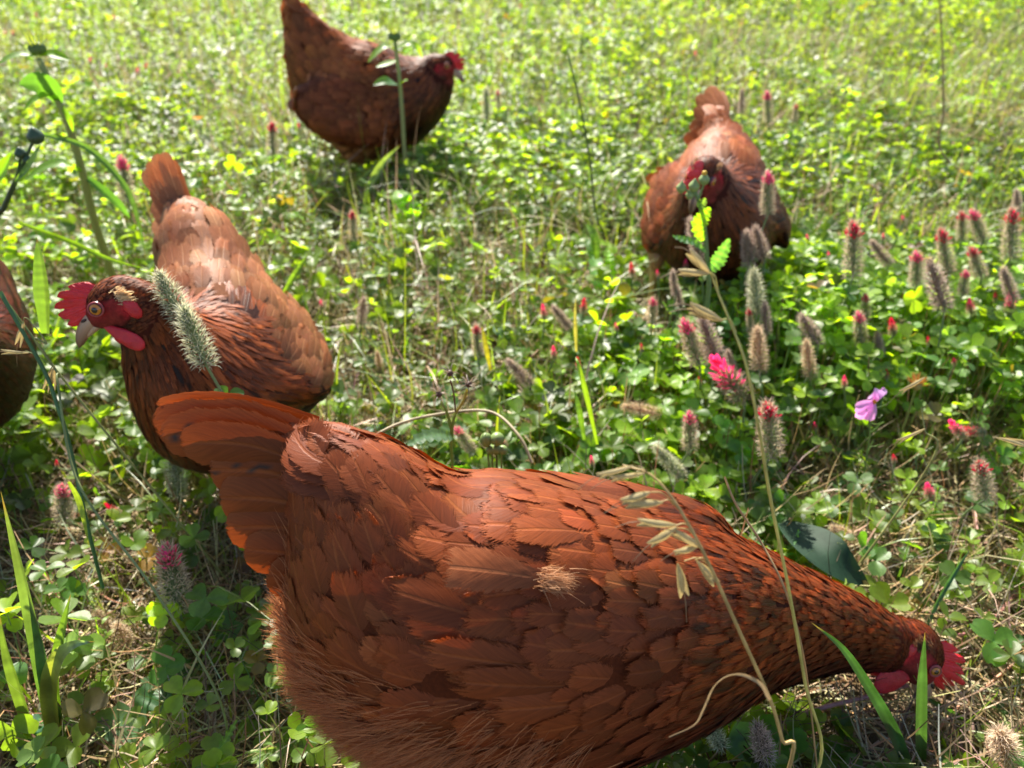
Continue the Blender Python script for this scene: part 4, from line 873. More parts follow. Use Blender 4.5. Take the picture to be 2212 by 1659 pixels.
# ---- crimson clover heads: unit length 1 along +z, base at 0
def spike_mesh(kind, seed):
    r=np.random.default_rng(seed); S=Soup()
    P_={'red':dict(n=70,R=.16,t1=.55,core=(.22,.28,.13),teeth=(.5,.37,.27)), 'tip':dict(n=125,R=.135,t1=.92,core=(.22,.28,.14),teeth=(.62,.50,.38)),
       'green':dict(n=130,R=.14,t1=1.0,core=(.24,.30,.17),teeth=(.62,.62,.46)), 'spent':dict(n=130,R=.145,t1=1.0,core=(.25,.19,.15),teeth=(.60,.46,.41)), 'tan':dict(n=120,R=.155,t1=1.0,core=(.42,.28,.17),teeth=(.75,.58,.42))}[kind]
    core=ICO2*np.array([P_['R']*.38,P_['R']*.38,P_['t1']/2])+np.array([0,0,P_['t1']/2]); S.add(core,None,ICOF2,P_['core'])
    n=P_['n']; t=(np.arange(n)+.5)/n; a=np.arange(n)*2.39996+r.normal(0,.12,n); prof=np.sin(math.pi*np.clip(t*.80+.16,0,1))**.7
    for k in range(n):
        rad=np.array([math.cos(a[k]),math.sin(a[k]),0]); ax=np.array([0,0,1.0]); d=unit(rad*(.85-.55*t[k]**2)+ax*(.25+.7*t[k])+r.normal(0,.08,3)); b=rad*P_['R']*.45*prof[k]+ax*t[k]*P_['t1']
        L=.085; e=b+d*L; s=unit(np.cross(d,ax)); q=np.cross(s,d); w_=.016
        tri=[b+s*w_*.4,b-s*w_*.4,b+q*w_*.4]; top=[e+s*w_,e-s*w_,e+q*w_]
        S.add(np.array(tri+top),[[0,1,4,3],[1,2,5,4],[2,0,3,5]],None,np.array(P_['core'])*(r.uniform(.7,1.3)))
        for m in range(5):
            an=m*1.257+r.uniform(-.3,.3); o=s*math.cos(an)+q*math.sin(an); dd=unit(d*.8+o*r.uniform(.25,.75)); tl=r.uniform(.08,.155); bw=unit(np.cross(dd,o))*.0055
            root=e+o*w_*.8; mid=root+dd*tl*.55; tip=root+unit(dd+o*.25)*tl
            col=np.array(P_['teeth'])*r.uniform(.7,1.25)
            cr=np.array([col*.8,col*.8,col,col,col*(1.1 if kind not in('tip','spent') else .6)*np.array([1,.8,.75])])
            S.add(np.array([root-bw,root+bw,mid-bw*.7,mid+bw*.7,tip]),[[0,1,3,2]],[[2,3,4]],cr)
    return S.mesh('flower_spike',M_BRIST,True)
def floret_mesh(kind, seed, pink=False):
    r=np.random.default_rng(seed); S=Soup(); n=46 if kind=='red' else 28; t0,t1=(.30,.98) if kind=='red' else (.84,1.02)
    for k in range(n):
        f=k/(n-1); t=t0+(t1-t0)*f; a=k*2.39996; rad=np.array([math.cos(a),math.sin(a),0]); ax=np.array([0,0,1.0]); pr=math.sin(math.pi*min(1,(f*.72+.28)))**.6 if kind=='red' else (1-f*.6)
        b=rad*.085*pr+ax*t*.86; d=unit(rad*(.75-.55*f)+ax*(.45+.6*f)+r.normal(0,.1,3)); s=unit(np.cross(d,ax)); q=unit(np.cross(s,d)); L=r.uniform(.15,.22)*(1 if kind=='red' else .75)
        base=np.array([.50,.012,.055]) if not pink else np.array([.75,.06,.20]); col=base*r.uniform(.6,1.35)
        rows=[];cc=[]
        for v,wd in ((0,.012),(.35,.022),(.7,.03),(1.0,.010)):
            c=b+d*L*v+q*.02*v*v
            rows+= [c-s*wd+q*wd*.6, c, c+s*wd+q*wd*.6]; cc+=[col*(1+.5*v)]*3
        i=np.arange(3)[:,None]*3;j=np.arange(2)[None]; S.add(np.array(rows),np.stack([i+j,i+j+1,i+4+j,i+3+j],-1).reshape(-1,4),None,np.clip(np.array(cc),0,.95))
    return S.mesh('florets',M_PETAL,True)
SPK={k:[spike_mesh(k,i*7+3) for i in range(2)] for k in ('red','tip','green','spent','tan')}
FLO={'red':[floret_mesh('red',1),floret_mesh('red',2,True)],'tip':[floret_mesh('tip',3),floret_mesh('tip',4,True)]}
def small_trifoliate(name,parent,pos,s,up,org,col=None,seed=0):
    tv,tq,tc=trifoliate(300+seed); up=unit(up); a=unit(np.cross(up,[.3,.9,.1])); b=np.cross(up,a); M=np.stack([a,b,up],1)*s
    S=Soup(); c=np.array(col if col is not None else GREENS[seed%6]); S.add(tv@M.T+pos,tq,None,tc*c); return S.build(name,M_LEAF,parent,origin=org)
NCL=[0]
def clover(tip, base, kind, label, h=.13, fat=1.0, foot=None, leaf=True, lean=None):
    """tip and base: picture positions of the head's two ends; h: height of the head's base above the soil."""
    NCL[0]+=1; i=NCL[0]; B=at(*base,z=h); T=at(*tip,y=B[1]+(.0 if lean is None else lean)); d=T-B; L=np.linalg.norm(d)
    L=min(max(L,.012),.075); d=unit(d)
    F0=np.array(foot) if foot is not None else B*np.array([1,1,0])+np.array([R.normal(0,.02),abs(R.normal(0,.02)),0]); F0=np.array([F0[0],F0[1],0.0])
    root=thing('clover_flower',F0,label,'clover flower','crimson clover flower heads above the leaves')
    S=Soup(); mid=(F0+B)/2+np.array([R.normal(0,.006),R.normal(0,.006),0]); path=catmull([F0,mid,B,B+d*L*.3],10); tube(S,path,np.linspace(.0014,.0010,10),np.array([.20,.27,.13])*(1 if i%3 else .8) ,6); S.build('stem',M_STEM,root,origin=F0)
    z=d; x=unit(np.cross([.2,.97,.1],z)); y=np.cross(z,x); Lw=L if kind!='red' else L*1.05; wf=fat*(max(L,.030)/L if kind!='red' else 1.0)*(.84+.06*(i%4))
    M=Matrix(((x[0]*Lw*wf,y[0]*Lw*wf,z[0]*Lw,B[0]-F0[0]),(x[1]*Lw*wf,y[1]*Lw*wf,z[1]*Lw,B[1]-F0[1]),(x[2]*Lw*wf,y[2]*Lw*wf,z[2]*Lw,B[2]),(0,0,0,1)))
    o=bpy.data.objects.new('flower_spike' if kind in('red','tip') else 'seed_spike',SPK[kind][i%2]); link(o,root); o.matrix_local=M
    if kind in FLO: o=bpy.data.objects.new('florets',FLO[kind][i%2]); link(o,root); o.matrix_local=M
    if leaf and h>.05: small_trifoliate('leaf',root,path[4 if i%2 else 5],.010+.004*(i%3)/2,(R.normal(0,.35),-.3,1),F0,seed=i)
    return root

CL=[ # tip, base, kind, height, label
 ((360,1182),(387,1312),'tip',.055,'large green crimson clover head with bright red top beside the front hen\'s rump'),
 ((226,1088),(262,1112),'red',.055,'leaning red clover head left of the tall green-red one, bottom left'),
 ((133,1050),(140,1125),'tip',.050,'small red-topped clover head low beside the left grass stems'),
 ((122,998),(124,1012),'red',.045,'tiny red clover bud between leaves under the dark edge hen'),
 ((118,818),(124,840),'red',.06,'small dark red clover bud hanging under the oat spikelets at left'),
 ((375,985),(385,1070),'green',.05,'dark green shaded clover spike under the front hen\'s tail tip'),
 ((345,598),(402,702),'green',.270,'upper bristly grey-green clover spike in front of the left hen\'s neck'),
 ((398,672),(446,790),'green',.255,'lower bristly grey-green clover spike in front of the left hen\'s shoulder'),
 ((260,328),(278,442),'tip',.13,'slim spike with a pink-red tip beside the left hen\'s tail'),
 ((587,264),(589,338),'tip',.16,'pink-topped clover spike on a tall thin stem left of the back hen\'s feet'),
 ((645,266),(645,282),'red',.10,'small red clover dot at the back hen\'s rear'),
 ((317,136),(312,154),'red',.10,'right one of two dark pink clover heads upper left'),
 ((297,146),(296,163),'red',.10,'left one of two dark pink clover heads upper left'),
 ((229,137),(228,150),'red',.10,'faint red clover dot above the leaning straw at upper left'),
 ((195,124),(194,140),'red',.10,'red clover dot right of the sunflower bud'),
 ((10,66),(10,80),'red',.10,'red clover dot nearest the top left corner'),
 ((27,66),(27,80),'red',.10,'red clover dot left of the sunflower bud'),
 ((77,28),(77,40),'red',.10,'dull red clover dot above the sunflower bud'),
 ((245,32),(246,46),'red',.10,'pink clover dot at the top left of the meadow'),
 ((760,456),(765,520),'tip',.10,'thin reddish clover spike with red tip below the back hen'),
 ((693,648),(694,666),'red',.08,'red clover dot right of the left hen\'s back'),
 ((1028,703),(1034,768),'tip',.09,'red clover head standing alone in the middle of the meadow'),
 ((785,648),(780,700),'spent',.08,'withered reddish clover head beside the left hen\'s flank'),
 ((815,762),(822,800),'tan',.05,'dry curled brown head over bare soil behind the front hen'),
 ((1172,658),(1176,690),'red',.09,'red clover head left of the tall yellow blades in the centre'),
 ((1262,645),(1259,678),'red',.10,'red clover head right of the yellow blades in the centre'),
 ((1195,748),(1197,776),'red',.08,'small pink-red clover head under the two centre red ones'),
 ((1247,772),(1250,800),'red',.08,'rose clover head above the bright green blades in the centre'),
 ((1197,665),(1234,712),'spent',.08,'grey leaning clover spike between two red heads in the centre'),
 ((1100,782),(1148,832),'spent',.07,'grey leaning clover spike above the arching straw'),
 ((1411,645),(1408,700),'tip',.10,'dark rose clover head at the lower left of the right hen'),
 ((1453,588),(1460,640),'spent',.14,'brownish clover spike at the right hen\'s leg'),
 ((1463,622),(1470,668),'spent',.12,'short pale clover spike just under the right hen\'s leg'),
 ((1363,568),(1366,600),'red',.10,'small red clover head left of the right hen\'s leg'),
 ((1482,560),(1480,585),'red',.12,'red clover head low against the right hen\'s breast'),
 ((1492,480),(1512,562),'spent',.17,'fluffy grey spike beside the sowthistle leaf in front of the right hen'),
 ((1660,372),(1658,465),'tip',.20,'brown spike with a dark red tip before the right hen\'s shoulder'),
 ((1612,505),(1618,578),'spent',.15,'left of two greyish pink spikes below the right hen\'s breast'),
 ((1632,495),(1652,560),'spent',.16,'right of two greyish pink spikes below the right hen\'s breast'),
 ((1603,196),(1602,246),'spent',.12,'blurred brown spike right of the right hen\'s tail'),
 ((1657,198),(1660,265),'tip',.12,'blurred pink-topped spike right of the right hen\'s tail'),
 ((1720,225),(1716,262),'tip',.12,'dull red-topped head farthest right beside the right hen\'s tail'),
 ((1743,508),(1746,522),'red',.12,'red clover head with a white leaf right of the right hen'),
 ((1843,480),(1842,600),'tip',.16,'long pale green spike with a red tip, right of the right hen'),
 ((1908,505),(1908,520),'red',.12,'tiny dull red head above the leaning pinkish spike at right'),
 ((1885,525),(1922,572),'spent',.13,'leaning pinkish grey spike right of the long pale green one'),
 ((1980,545),(1980,620),'tip',.13,'slim green spike with red tip near the right meadow grass'),
 ((2033,496),(2048,590),'tip',.15,'brown-green spike with red florets on top at the right'),
 ((2010,570),(2040,668),'spent',.16,'big grey bristly spike on a thick pale stem at the right'),
 ((2077,458),(2078,520),'tip',.15,'left of two neighbouring bright red heads upper right'),
 ((2100,455),(2124,522),'tip',.16,'right of two neighbouring bright red heads upper right, on a leaning spike'),
 ((2187,452),(2182,560),'tip',.16,'long spike with bright red top close to the right edge'),
 ((2196,415),(2198,470),'spent',.16,'brown spike cut by the right edge'),
 ((2098,535),(2120,600),'tip',.14,'pink-topped leaning spike under the red pair at right'),
 ((2087,585),(2078,640),'tip',.13,'short spike with ragged red top right of the big grey spike'),
 ((2168,585),(2190,650),'spent',.14,'dark brown bristly spike by the right edge'),
 ((2184,628),(2180,678),'red',.12,'largest rose-red clover head at the right edge'),
 ((2150,632),(2150,652),'red',.11,'pink head left of the largest rose-red one at the right edge'),
 ((2094,645),(2098,680),'red',.11,'dark pink head below the ragged red-topped spike at right'),
 ((1869,636),(1871,690),'tip',.12,'red head on a green stalk under the long pale green spike'),
 ((1855,675),(1862,750),'tip',.11,'dark red-topped spike left of the round grey-green leaves at right'),
 ((1925,688),(1930,725),'red',.11,'ragged red head right of the round grey-green leaves'),
 ((1895,722),(1900,770),'spent',.10,'small brown withered head below the ragged red one'),
 ((1915,798),(1916,820),'red',.09,'pinkish red head above the violet flower'),
 ((1824,812),(1824,840),'red',.09,'pink head left of the violet flower, beyond its petals'),
 ((1511,815),(1512,832),'red',.08,'little red head left of the big leaning rose head'),
 ((1628,590),(1636,675),'green',.14,'pale green bristly spike under the right hen'),
 ((1617,668),(1622,715),'tip',.12,'dull red-topped head under the pale green bristly spike'),
 ((1652,660),(1655,722),'spent',.12,'brown spike directly right of the dull red-topped head'),
 ((1636,715),(1640,800),'tan',.11,'orange-tan bristly spike in the middle of the spike cluster'),
 ((1733,685),(1768,745),'spent',.11,'greyish spike leaning right, right of the spike cluster'),
 ((1742,742),(1750,815),'tan',.10,'pinkish tan bristly spike below the grey leaning one'),
 ((1478,692),(1512,790),'tip',.12,'tall green-red spike with red tip at the left of the spike cluster'),
 ((1517,690),(1550,782),'spent',.12,'dark mauve bristly spike next to the tall green-red one'),
 ((1540,772),(1608,862),'red',.11,'big rose-pink head leaning left at the oat stem'),
 ((1572,760),(1585,800),'spent',.10,'small mauve head behind the big rose-pink one'),
 ((1490,892),(1490,972),'tip',.08,'pink-topped clover head above the front hen\'s wing oats'),
 ((1657,872),(1666,985),'tip',.09,'mauve spike with a pink top right of the oat stem'),
 ((1352,878),(1428,896),'tan',.06,'pinkish brown spike lying level above the front hen'),
 ((1420,970),(1476,1030),'green',.05,'grey-green spike leaning beyond the front hen\'s back'),
 ((1277,985),(1279,1008),'red',.05,'dark red bud on a round leaf beyond the front hen\'s back'),
 ((1074,938),(1092,966),'red',.06,'rose head with green buds beyond the front hen\'s back'),
 ((984,924),(1022,975),'tip',.06,'pink head leaning left above the front hen\'s back'),
 ((2068,928),(2128,934),'red',.08,'pink head lying on its side at the right edge'),
 ((2052,908),(2082,944),'red',.085,'pale pink head left of the one lying on its side'),
 ((2117,998),(2128,1078),'tip',.07,'bright pink-topped head lower right above clover leaves'),
 ((2003,1044),(2010,1078),'red',.06,'small dark magenta head below the violet flower'),
 ((1800,1140),(1840,1162),'tan',.035,'dry tan star-shaped head beyond the front hen\'s neck'),
 ((1638,1572),(1655,1645),'spent',.045,'mauve bristly head at the bottom under the front hen\'s breast'),
 ((1528,1558),(1558,1612),'green',.045,'dark green fuzzy spike at the bottom under the front hen\'s breast'),
 ((2160,1585),(2180,1640),'tan',.03,'pinkish tan starry head in the bottom right corner'),
 ((210,1325),(230,1365),'tan',.02,'dry tan starry head on the straw at lower left'),
 ((255,1352),(275,1392),'tan',.02,'dry cream starry head under the one on the straw, lower left'),
 ((1125,8),(1125,22),'red',.12,'faint pink dot at the top centre of the meadow'),
 ((1502,110),(1502,126),'red',.12,'faint red dot above the right hen\'s tail'),
 ((2200,20),(2200,40),'tip',.12,'faint pink head in the top right corner'),
 ((1075,195),(1077,232),'tip',.12,'pink-topped spike right of the back hen\'s breast'),
 ((1050,195),(1052,260),'green',.12,'grey-green spike right of the back hen\'s breast'),
]
for t_,b_,k_,h_,l_ in CL:
    clover(t_,b_,k_,l_,h=h_, fat=(1.3 if (k_=='tan' and h_<.04) or h_>.25 else 1.0))

for x,y,hh,l_ in ((1330,715,.08,'tiny crimson head right of the rose head above the bright green blades'),(1385,760,.08,'tiny crimson head midway between the centre red heads and the spike cluster'),(1420,600,.10,'tiny crimson head just left of the brownish spikes at the hen\'s leg'),
  (1700,640,.10,'tiny crimson head right of the pale green bristly spike'),(1790,560,.12,'tiny crimson head left of the long pale green spike'),(1815,700,.10,'tiny crimson head between the leaning grey spike and the round leaves'),
  (1950,480,.12,'tiny crimson head above the slim green red-tipped spike'),(2005,745,.10,'tiny crimson head under the big grey bristly spike'),(2060,790,.09,'tiny crimson head high above the pale pink lying head'),
  (2150,790,.09,'tiny crimson head low near the right edge under the largest rose-red one'),(1760,930,.06,'tiny crimson head low to the left of the violet flower stem'),(1930,1000,.06,'tiny crimson head right below the violet flower stem')):
    L_=10+7*(y-400)/700; clover((x,y-L_),(x+2,y),'red',l_,h=hh,leaf=False)
# ---- blades, stems, oats
def blade(px, ys, width, col, label, name='grass_shoot', cat='grass blade', nrm=(0,-1,.4), mat=None, tipcol=None, fold=.25, n=26, group=None, prof=None, foot=None):
    pts=[at(x,y,y=yy) for (x,y),yy in zip(px, ys)]; 
    if foot is not None: pts=[np.array(foot)]+pts
    P=catmull(pts,n); c=np.broadcast_to(np.array(col,float),(n,3)).copy()
    if tipcol is not None: f=np.clip((np.linspace(0,1,n)-.45)*2,0,1)[:,None]; c=c*(1-f)+np.array(tipcol)*f
    c=c*(1+.16*R.standard_normal((n,1))); c[-2:]=(.16,.12,.05); c=np.clip(c,.005,.9)
    org=np.array([pts[0][0],pts[0][1],0.0]); root=None
    S=Soup(); ribbon(S,P-org,width*1.35,nrm,c,fold,prof or (lambda v: (.55+.45*np.clip(v*3,0,1))*np.clip(1-np.clip((v-.35)/.65,0,1)**1.7,0.02,1)))
    o=S.build(name,mat or M_GRASS); o.location=org; o['label']=label; o['category']=cat
    if group: o['group']=group
    return o
G1=(.045,.12,.035); GY=(.20,.24,.03); GB=(.05,.13,.06)
gg='grass blades around the front hen\'s head'
blade([(1985,1659),(1988,1500),(1992,1430),(1998,1366)],[.312,.318,.322,.325],.0064,(.035,.085,.035),'upright green blade crossing the pecking hen\'s face',foot=(.305,.30,0))
blade([(1965,1659),(1925,1570),(1880,1490),(1820,1400),(1753,1345)],[.305,.308,.312,.315,.318],.0066,(.022,.062,.030),'dark green blade leaning left across the pecking hen\'s throat',foot=(.315,.295,0))
blade([(2230,1655),(2130,1590),(2040,1530),(1990,1500)],[.33,.345,.355,.36],.006,G1,'dark green blade lying low in the bottom right corner')
blade([(1700,1625),(1560,1600),(1430,1590)],[.33,.335,.335],.009,(.04,.11,.07),'broad bluish blade lying flat at the bottom under the breast')
blade([(1985,1385),(2030,1290),(2075,1215),(2100,1180)],[.41,.44,.46,.48],.0035,GB,'thin blue-green blade rising beyond the pecking hen\'s comb')
bl='grass blades of the clump at the left edge'
blade([(130,1620),(95,1450),(50,1250),(2,1062)],[.325,.33,.335,.345],.0095,(.055,.115,.04),'widest light green blade of the left clump, reaching the picture edge',tipcol=(.12,.18,.07),foot=(-.35,.30,0),group=bl)
blade([(140,1620),(105,1480),(85,1380),(60,1275)],[.322,.325,.33,.335],.0085,(.04,.095,.04),'dark green blade standing inside the left clump',foot=(-.345,.30,0),group=bl)
blade([(122,1600),(110,1490),(125,1420),(160,1390),(205,1386)],[.318,.322,.325,.325,.325],.0095,(.17,.18,.03),'curled blade with yellow base and pale drooping tip at left',tipcol=(.18,.30,.20),foot=(-.34,.30,0),group=bl)
blade([(120,1480),(128,1400),(140,1340),(153,1283)],[.33,.332,.334,.336],.006,(.09,.17,.035),'short bright green blade right of the left clump',foot=(-.34,.31,0),group=bl)
blade([(60,1560),(30,1460),(12,1400),(0,1330)],[.325,.33,.335,.34],.007,(.09,.15,.04),'speckled yellow-green blade at the very left edge',foot=(-.36,.30,0),group=bl)
blade([(132,1700),(130,1640),(134,1600),(133,1545)],[.315,.318,.32,.32],.006,(.36,.20,.07),'brown dead sheath at the foot of the left clump',group=bl,mat=M_STRAW)
blade([(150,1040),(170,1075),(182,1120),(192,1180)],[.40,.40,.395,.39],.0035,(.17,.25,.04),'yellow-tipped narrow blade bending beside the left grass stem')
blade([(100,720),(95,640),(88,570),(80,515)],[.50,.51,.52,.53],.009,(.14,.26,.04),'wide bright blade left of the left hen\'s comb',foot=None)
blade([(40,480),(150,520),(240,560),(330,585)],[.78,.76,.74,.73],.0045,(.12,.22,.03),'long bright blade arching left of the left hen\'s back',nrm=(.1,-1,.1))
blade([(95,290),(190,320),(270,400),(300,480),(315,560)],[.95,.93,.9,.88,.86],.006,(.10,.20,.05),'long arching blade behind the left spike')
for k,(pp,yy,wd,cl,lb) in enumerate([
  ([(1290,960),(1268,860),(1250,790),(1243,770)],[.55,.56,.57,.58],.0035,(.20,.34,.03),'bright yellow-green blade in the centre above the hen\'s back'),
  ([(1262,950),(1250,880),(1240,840)],[.55,.56,.57],.004,(.12,.24,.04),'short green blade left of the bright one in the centre'),
  ([(1060,800),(1048,740),(1040,700)],[.66,.67,.68],.004,(.30,.28,.03),'yellowing blade beside the lone red head'),
  ([(1245,760),(1242,690),(1244,640)],[.70,.71,.72],.003,(.30,.28,.10),'thin dry upright blade between the centre red heads'),
  ([(1290,560),(1283,510),(1265,480)],[1.0,1.02,1.04],.010,(.16,.30,.03),'broad bright blade mid meadow left of the right hen'),
  ([(610,640),(640,590),(668,545)],[.85,.87,.89],.006,(.17,.30,.03),'bright blade leaning right behind the left hen\'s back'),
  ([(740,430),(780,385),(826,345)],[1.36,1.38,1.40],.006,(.24,.30,.06),'pale blade leaning right under the back hen'),
  ([(790,420),(822,360),(866,312)],[1.33,1.35,1.37],.010,(.20,.30,.10),'hazy blade leaning right in front of the back hen\'s feet')]):
    blade(pp,yy,wd,cl,lb)
# arching straw beyond the back
def stalk(px, ys, rad, col, label, name='dry_stalk', cat='stalk', mat=None, foot=None, group=None, build=True):
    pts=[at(x,y,y=yy) for (x,y),yy in zip(px, ys)]
    if foot is not None: pts=[np.array(foot)]+pts
    n=40; P=catmull(pts,n); org=np.array([pts[0][0],pts[0][1],0.0]); S=Soup(); r=np.linspace(rad[0],rad[1],n) if hasattr(rad,'__len__') else rad
    tube(S,P-org,r,np.array(col)*(1+.12*R.standard_normal((n,1))),7); o=S.build(name,mat or M_STRAW); o.location=org; o['label']=label; o['category']=cat
    if group: o['group']=group
    return o
stalk([(745,985),(850,920),(960,893),(1060,890),(1120,940),(1150,1000)],[.50,.53,.55,.55,.52,.50],.0014,(.42,.34,.20),'pale straw arching over the ground beyond the front hen')
stalk([(1565,1030),(1590,1090),(1640,1165),(1690,1260),(1725,1370),(1745,1480),(1765,1659)],[.34,.33,.32,.30,.29,.285,.28],.0007,(.42,.26,.12),'thin brown dead stem crossing the front hen\'s neck')
stalk([(1725,1545),(1790,1525),(1856,1509),(1919,1491),(1960,1480)],[.345,.35,.357,.365,.37],.0018,(.42,.20,.20),'pinkish runner lying under the pecking hen\'s head','clover_runner','runner',M_STEM)
stalk([(2029,1444),(2060,1480),(2091,1520),(2102,1562),(2110,1640)],[.39,.375,.36,.345,.325],.0014,(.52,.34,.30),'pale hairy runner right of the hen\'s beak','clover_runner','runner',M_STEM)
stalk([(2060,1378),(2095,1364),(2131,1352),(2180,1300),(2230,1240)],[.42,.425,.43,.46,.49],.0018,(.50,.20,.20),'rosy runner climbing to the right edge beyond the hen\'s comb','clover_runner','runner',M_STEM)
stalk([(2010,1600),(2060,1537),(2131,1482),(2230,1400)],[.335,.355,.375,.40],.0013,(.50,.24,.14),'orange-brown runner in the bottom right corner','clover_runner','runner',M_STEM)
stalk([(500,1659),(470,1500),(330,1270),(170,1045),(125,830),(118,795),(20,660)],[.31,.32,.36,.42,.47,.48,.49],.0009,(.20,.24,.08),'thin green oat stem leaning from the left hen\'s head down to the straw','oat_straw','stem',M_STEM)
stalk([(222,1270),(190,1140),(150,960),(125,880),(95,800),(0,630)],[.42,.43,.455,.465,.475,.49],.0015,(.06,.15,.05),'thick dark green grass stem at left between the two left hens','grass_stalk','stem',M_STEM)

def spikelet(parent, org, base, tip, w_, seed, split=.25, col=(.60,.49,.26)):
    """One oat spikelet: two striped glumes parting at the tip, with an awn."""
    r=np.random.default_rng(seed); S=Soup(); base=np.array(base); tip=np.array(tip); d=tip-base; L=np.linalg.norm(d); d=unit(d); s=unit(np.cross(d,[0,-1,.5])); up=np.cross(s,d)
    for sg in (-1,1):
        w_=w_ if False else w_; n=14; v=np.linspace(0,1,n); P=base+np.outer(v*L,d)+np.outer(sg*split*L*.35*v**2,s)+np.outer(.0012*np.sin(v*math.pi),up*sg)
        T=unit(np.gradient(P,axis=0)); Sd=unit(np.cross(np.broadcast_to(up,T.shape),T)); wv=w_*.34*np.sin(math.pi*np.clip(v*.93+.04,0,1))**.9+.0001
        u=np.linspace(-1,1,9); V=P[:,None]+Sd[:,None]*(u[None,:,None]*wv[:,None,None])+up[None,None]*((1-u**2)[None,:,None]*wv[:,None,None]*.7)*(1 if sg>0 else -1)
        c=np.broadcast_to(np.array(col),(n,9,3)).copy(); c[:,1::2]*=np.array([.55,.52,.4]); c*=(1+.06*r.standard_normal((n,9,1)))
        i=np.arange(n-1)[:,None]*9;j=np.arange(8)[None]; S.add(V,np.stack([i+j,i+j+1,i+10+j,i+9+j],-1).reshape(-1,4),None,c.reshape(-1,3))
    a=catmull([base+d*L*.5,tip+d*L*.1,tip+d*L*.55+np.array([0,0,-.25*L])],8); tube(S,a,np.linspace(.00035,.00015,8),(.30,.20,.12),4)
    return S.build('spikelet',M_STRAW,parent,origin=org)
def oat(label, stem_px, ys, foot, branches, spk, col=(.46,.32,.12), leafpx=None):
    pts=[np.array(foot)]+[at(x,y,y=yy) for (x,y),yy in zip(stem_px,ys)]; P=catmull(pts,60); org=np.array(foot,float)
    root=thing('oat_stalk',org,label,'oat stalk','ripe wild oats in front of the hens')
    S=Soup(); tube(S,P,np.linspace(.0011,.0004,60),np.array(col)*(1+.15*R.standard_normal((60,1))),7)
    for a,b,yy in branches:
        A=at(*a,y=yy); B=at(*b,y=yy); tube(S,catmull([A,(A+B)/2+np.array([0,0,.003]),B],8),.00032,col,5)
    S.build('stem',M_STEM,root,origin=org)
    for k,(a,b,yy,w_) in enumerate(spk): spikelet(root,org,at(*a,y=yy),at(*b,y=yy),w_,k+5)
    if leafpx:
        P=catmull([at(x,y,y=yy) for (x,y,yy) in leafpx],34); S=Soup(); tw=np.linspace(0,5,34); nm=np.stack([.5*np.sin(tw),-np.ones(34),.6*np.cos(tw)],-1); ribbon(S,P,.0019,nm,(.36,.26,.15),.2,lambda v:(1-.7*v)); S.build('leaf',M_STRAW,root,origin=org)
    return root
oat('dry oat stalk leaning left over the front hen\'s wing with drooping spikelets',
    [(1705,1659),(1690,1600),(1665,1515),(1600,1370),(1530,1215),(1480,1120),(1440,1060),(1400,1022),(1345,1005)],[.205,.207,.210,.215,.222,.228,.234,.240,.246],(.135,.19,0),
    [((1455,1090),(1405,1063),0.233),((1465,1100),(1430,1083),0.233),((1500,1150),(1458,1135),0.231),((1510,1172),(1462,1140),0.231),((1520,1200),(1500,1175),0.230),((1520,1200),(1508,1182),0.230),((1528,1218),(1478,1212),0.230),((1530,1220),(1502,1210),0.230),((1400,1022),(1370,1026),0.238)],
    [((1405,1063),(1342,1084),0.232,.0046),((1432,1085),(1350,1091),0.232,.0048),((1460,1134),(1376,1128),0.231,.0042),((1462,1138),(1402,1178),0.231,.0048),((1517,1183),(1452,1148),0.230,.0046),((1508,1180),(1456,1195),0.230,.0038),((1464,1218),(1479,1290),0.228,.0048),((1506,1212),(1548,1262),0.228,.0044),((1368,1006),(1290,1030),0.240,.0026),((1392,1022),(1318,1035),0.240,.0026)],
    leafpx=[(1662,1512,.205),(1640,1475,.204),(1590,1455,.203),(1545,1478,.202),(1520,1530,.201),(1500,1565,.200),(1445,1592,.199)])
oat('tall yellow oat stalk beside the front hen\'s neck with pale spikelets on top',
    [(1768,1659),(1740,1480),(1705,1280),(1665,1080),(1640,930),(1612,790),(1575,690),(1550,630),(1535,588)],[.255,.258,.262,.268,.272,.278,.285,.29,.293],(.165,.25,0),
    [((1590,718),(1560,690),.284),((1552,632),(1533,590),.292)],
    [((1560,692),(1487,660),.284,.0042),((1562,694),(1490,670),.284,.0036),((1533,590),(1486,543),.292,.0040),((1532,591),(1464,588),.292,.0034)], col=(.50,.44,.13))
r_=oat('small green oat panicle hanging left of the left hen\'s beak',[(118,795),(100,740),(62,690)],[.48,.482,.484],(-.26,.48,0),[((118,795),(55,758),.48),((62,690),(50,698),.484)],
    [((52,695),(38,748),.484,.004),((62,762),(2,760),.48,.0028),((112,792),(98,845),.479,.0035),((116,792),(113,842),.479,.0035)],col=(.26,.28,.10))
oat('lone pale oat pair near the violet flower at right',[(2010,1000),(1998,930),(1990,880)],[.48,.49,.50],(.30,.47,0),[],[((2000,925),(1938,955),.49,.0035),((1998,815),(1945,848),.52,.004),((2150,945),(2230,962),.48,.004)],col=(.30,.30,.10))

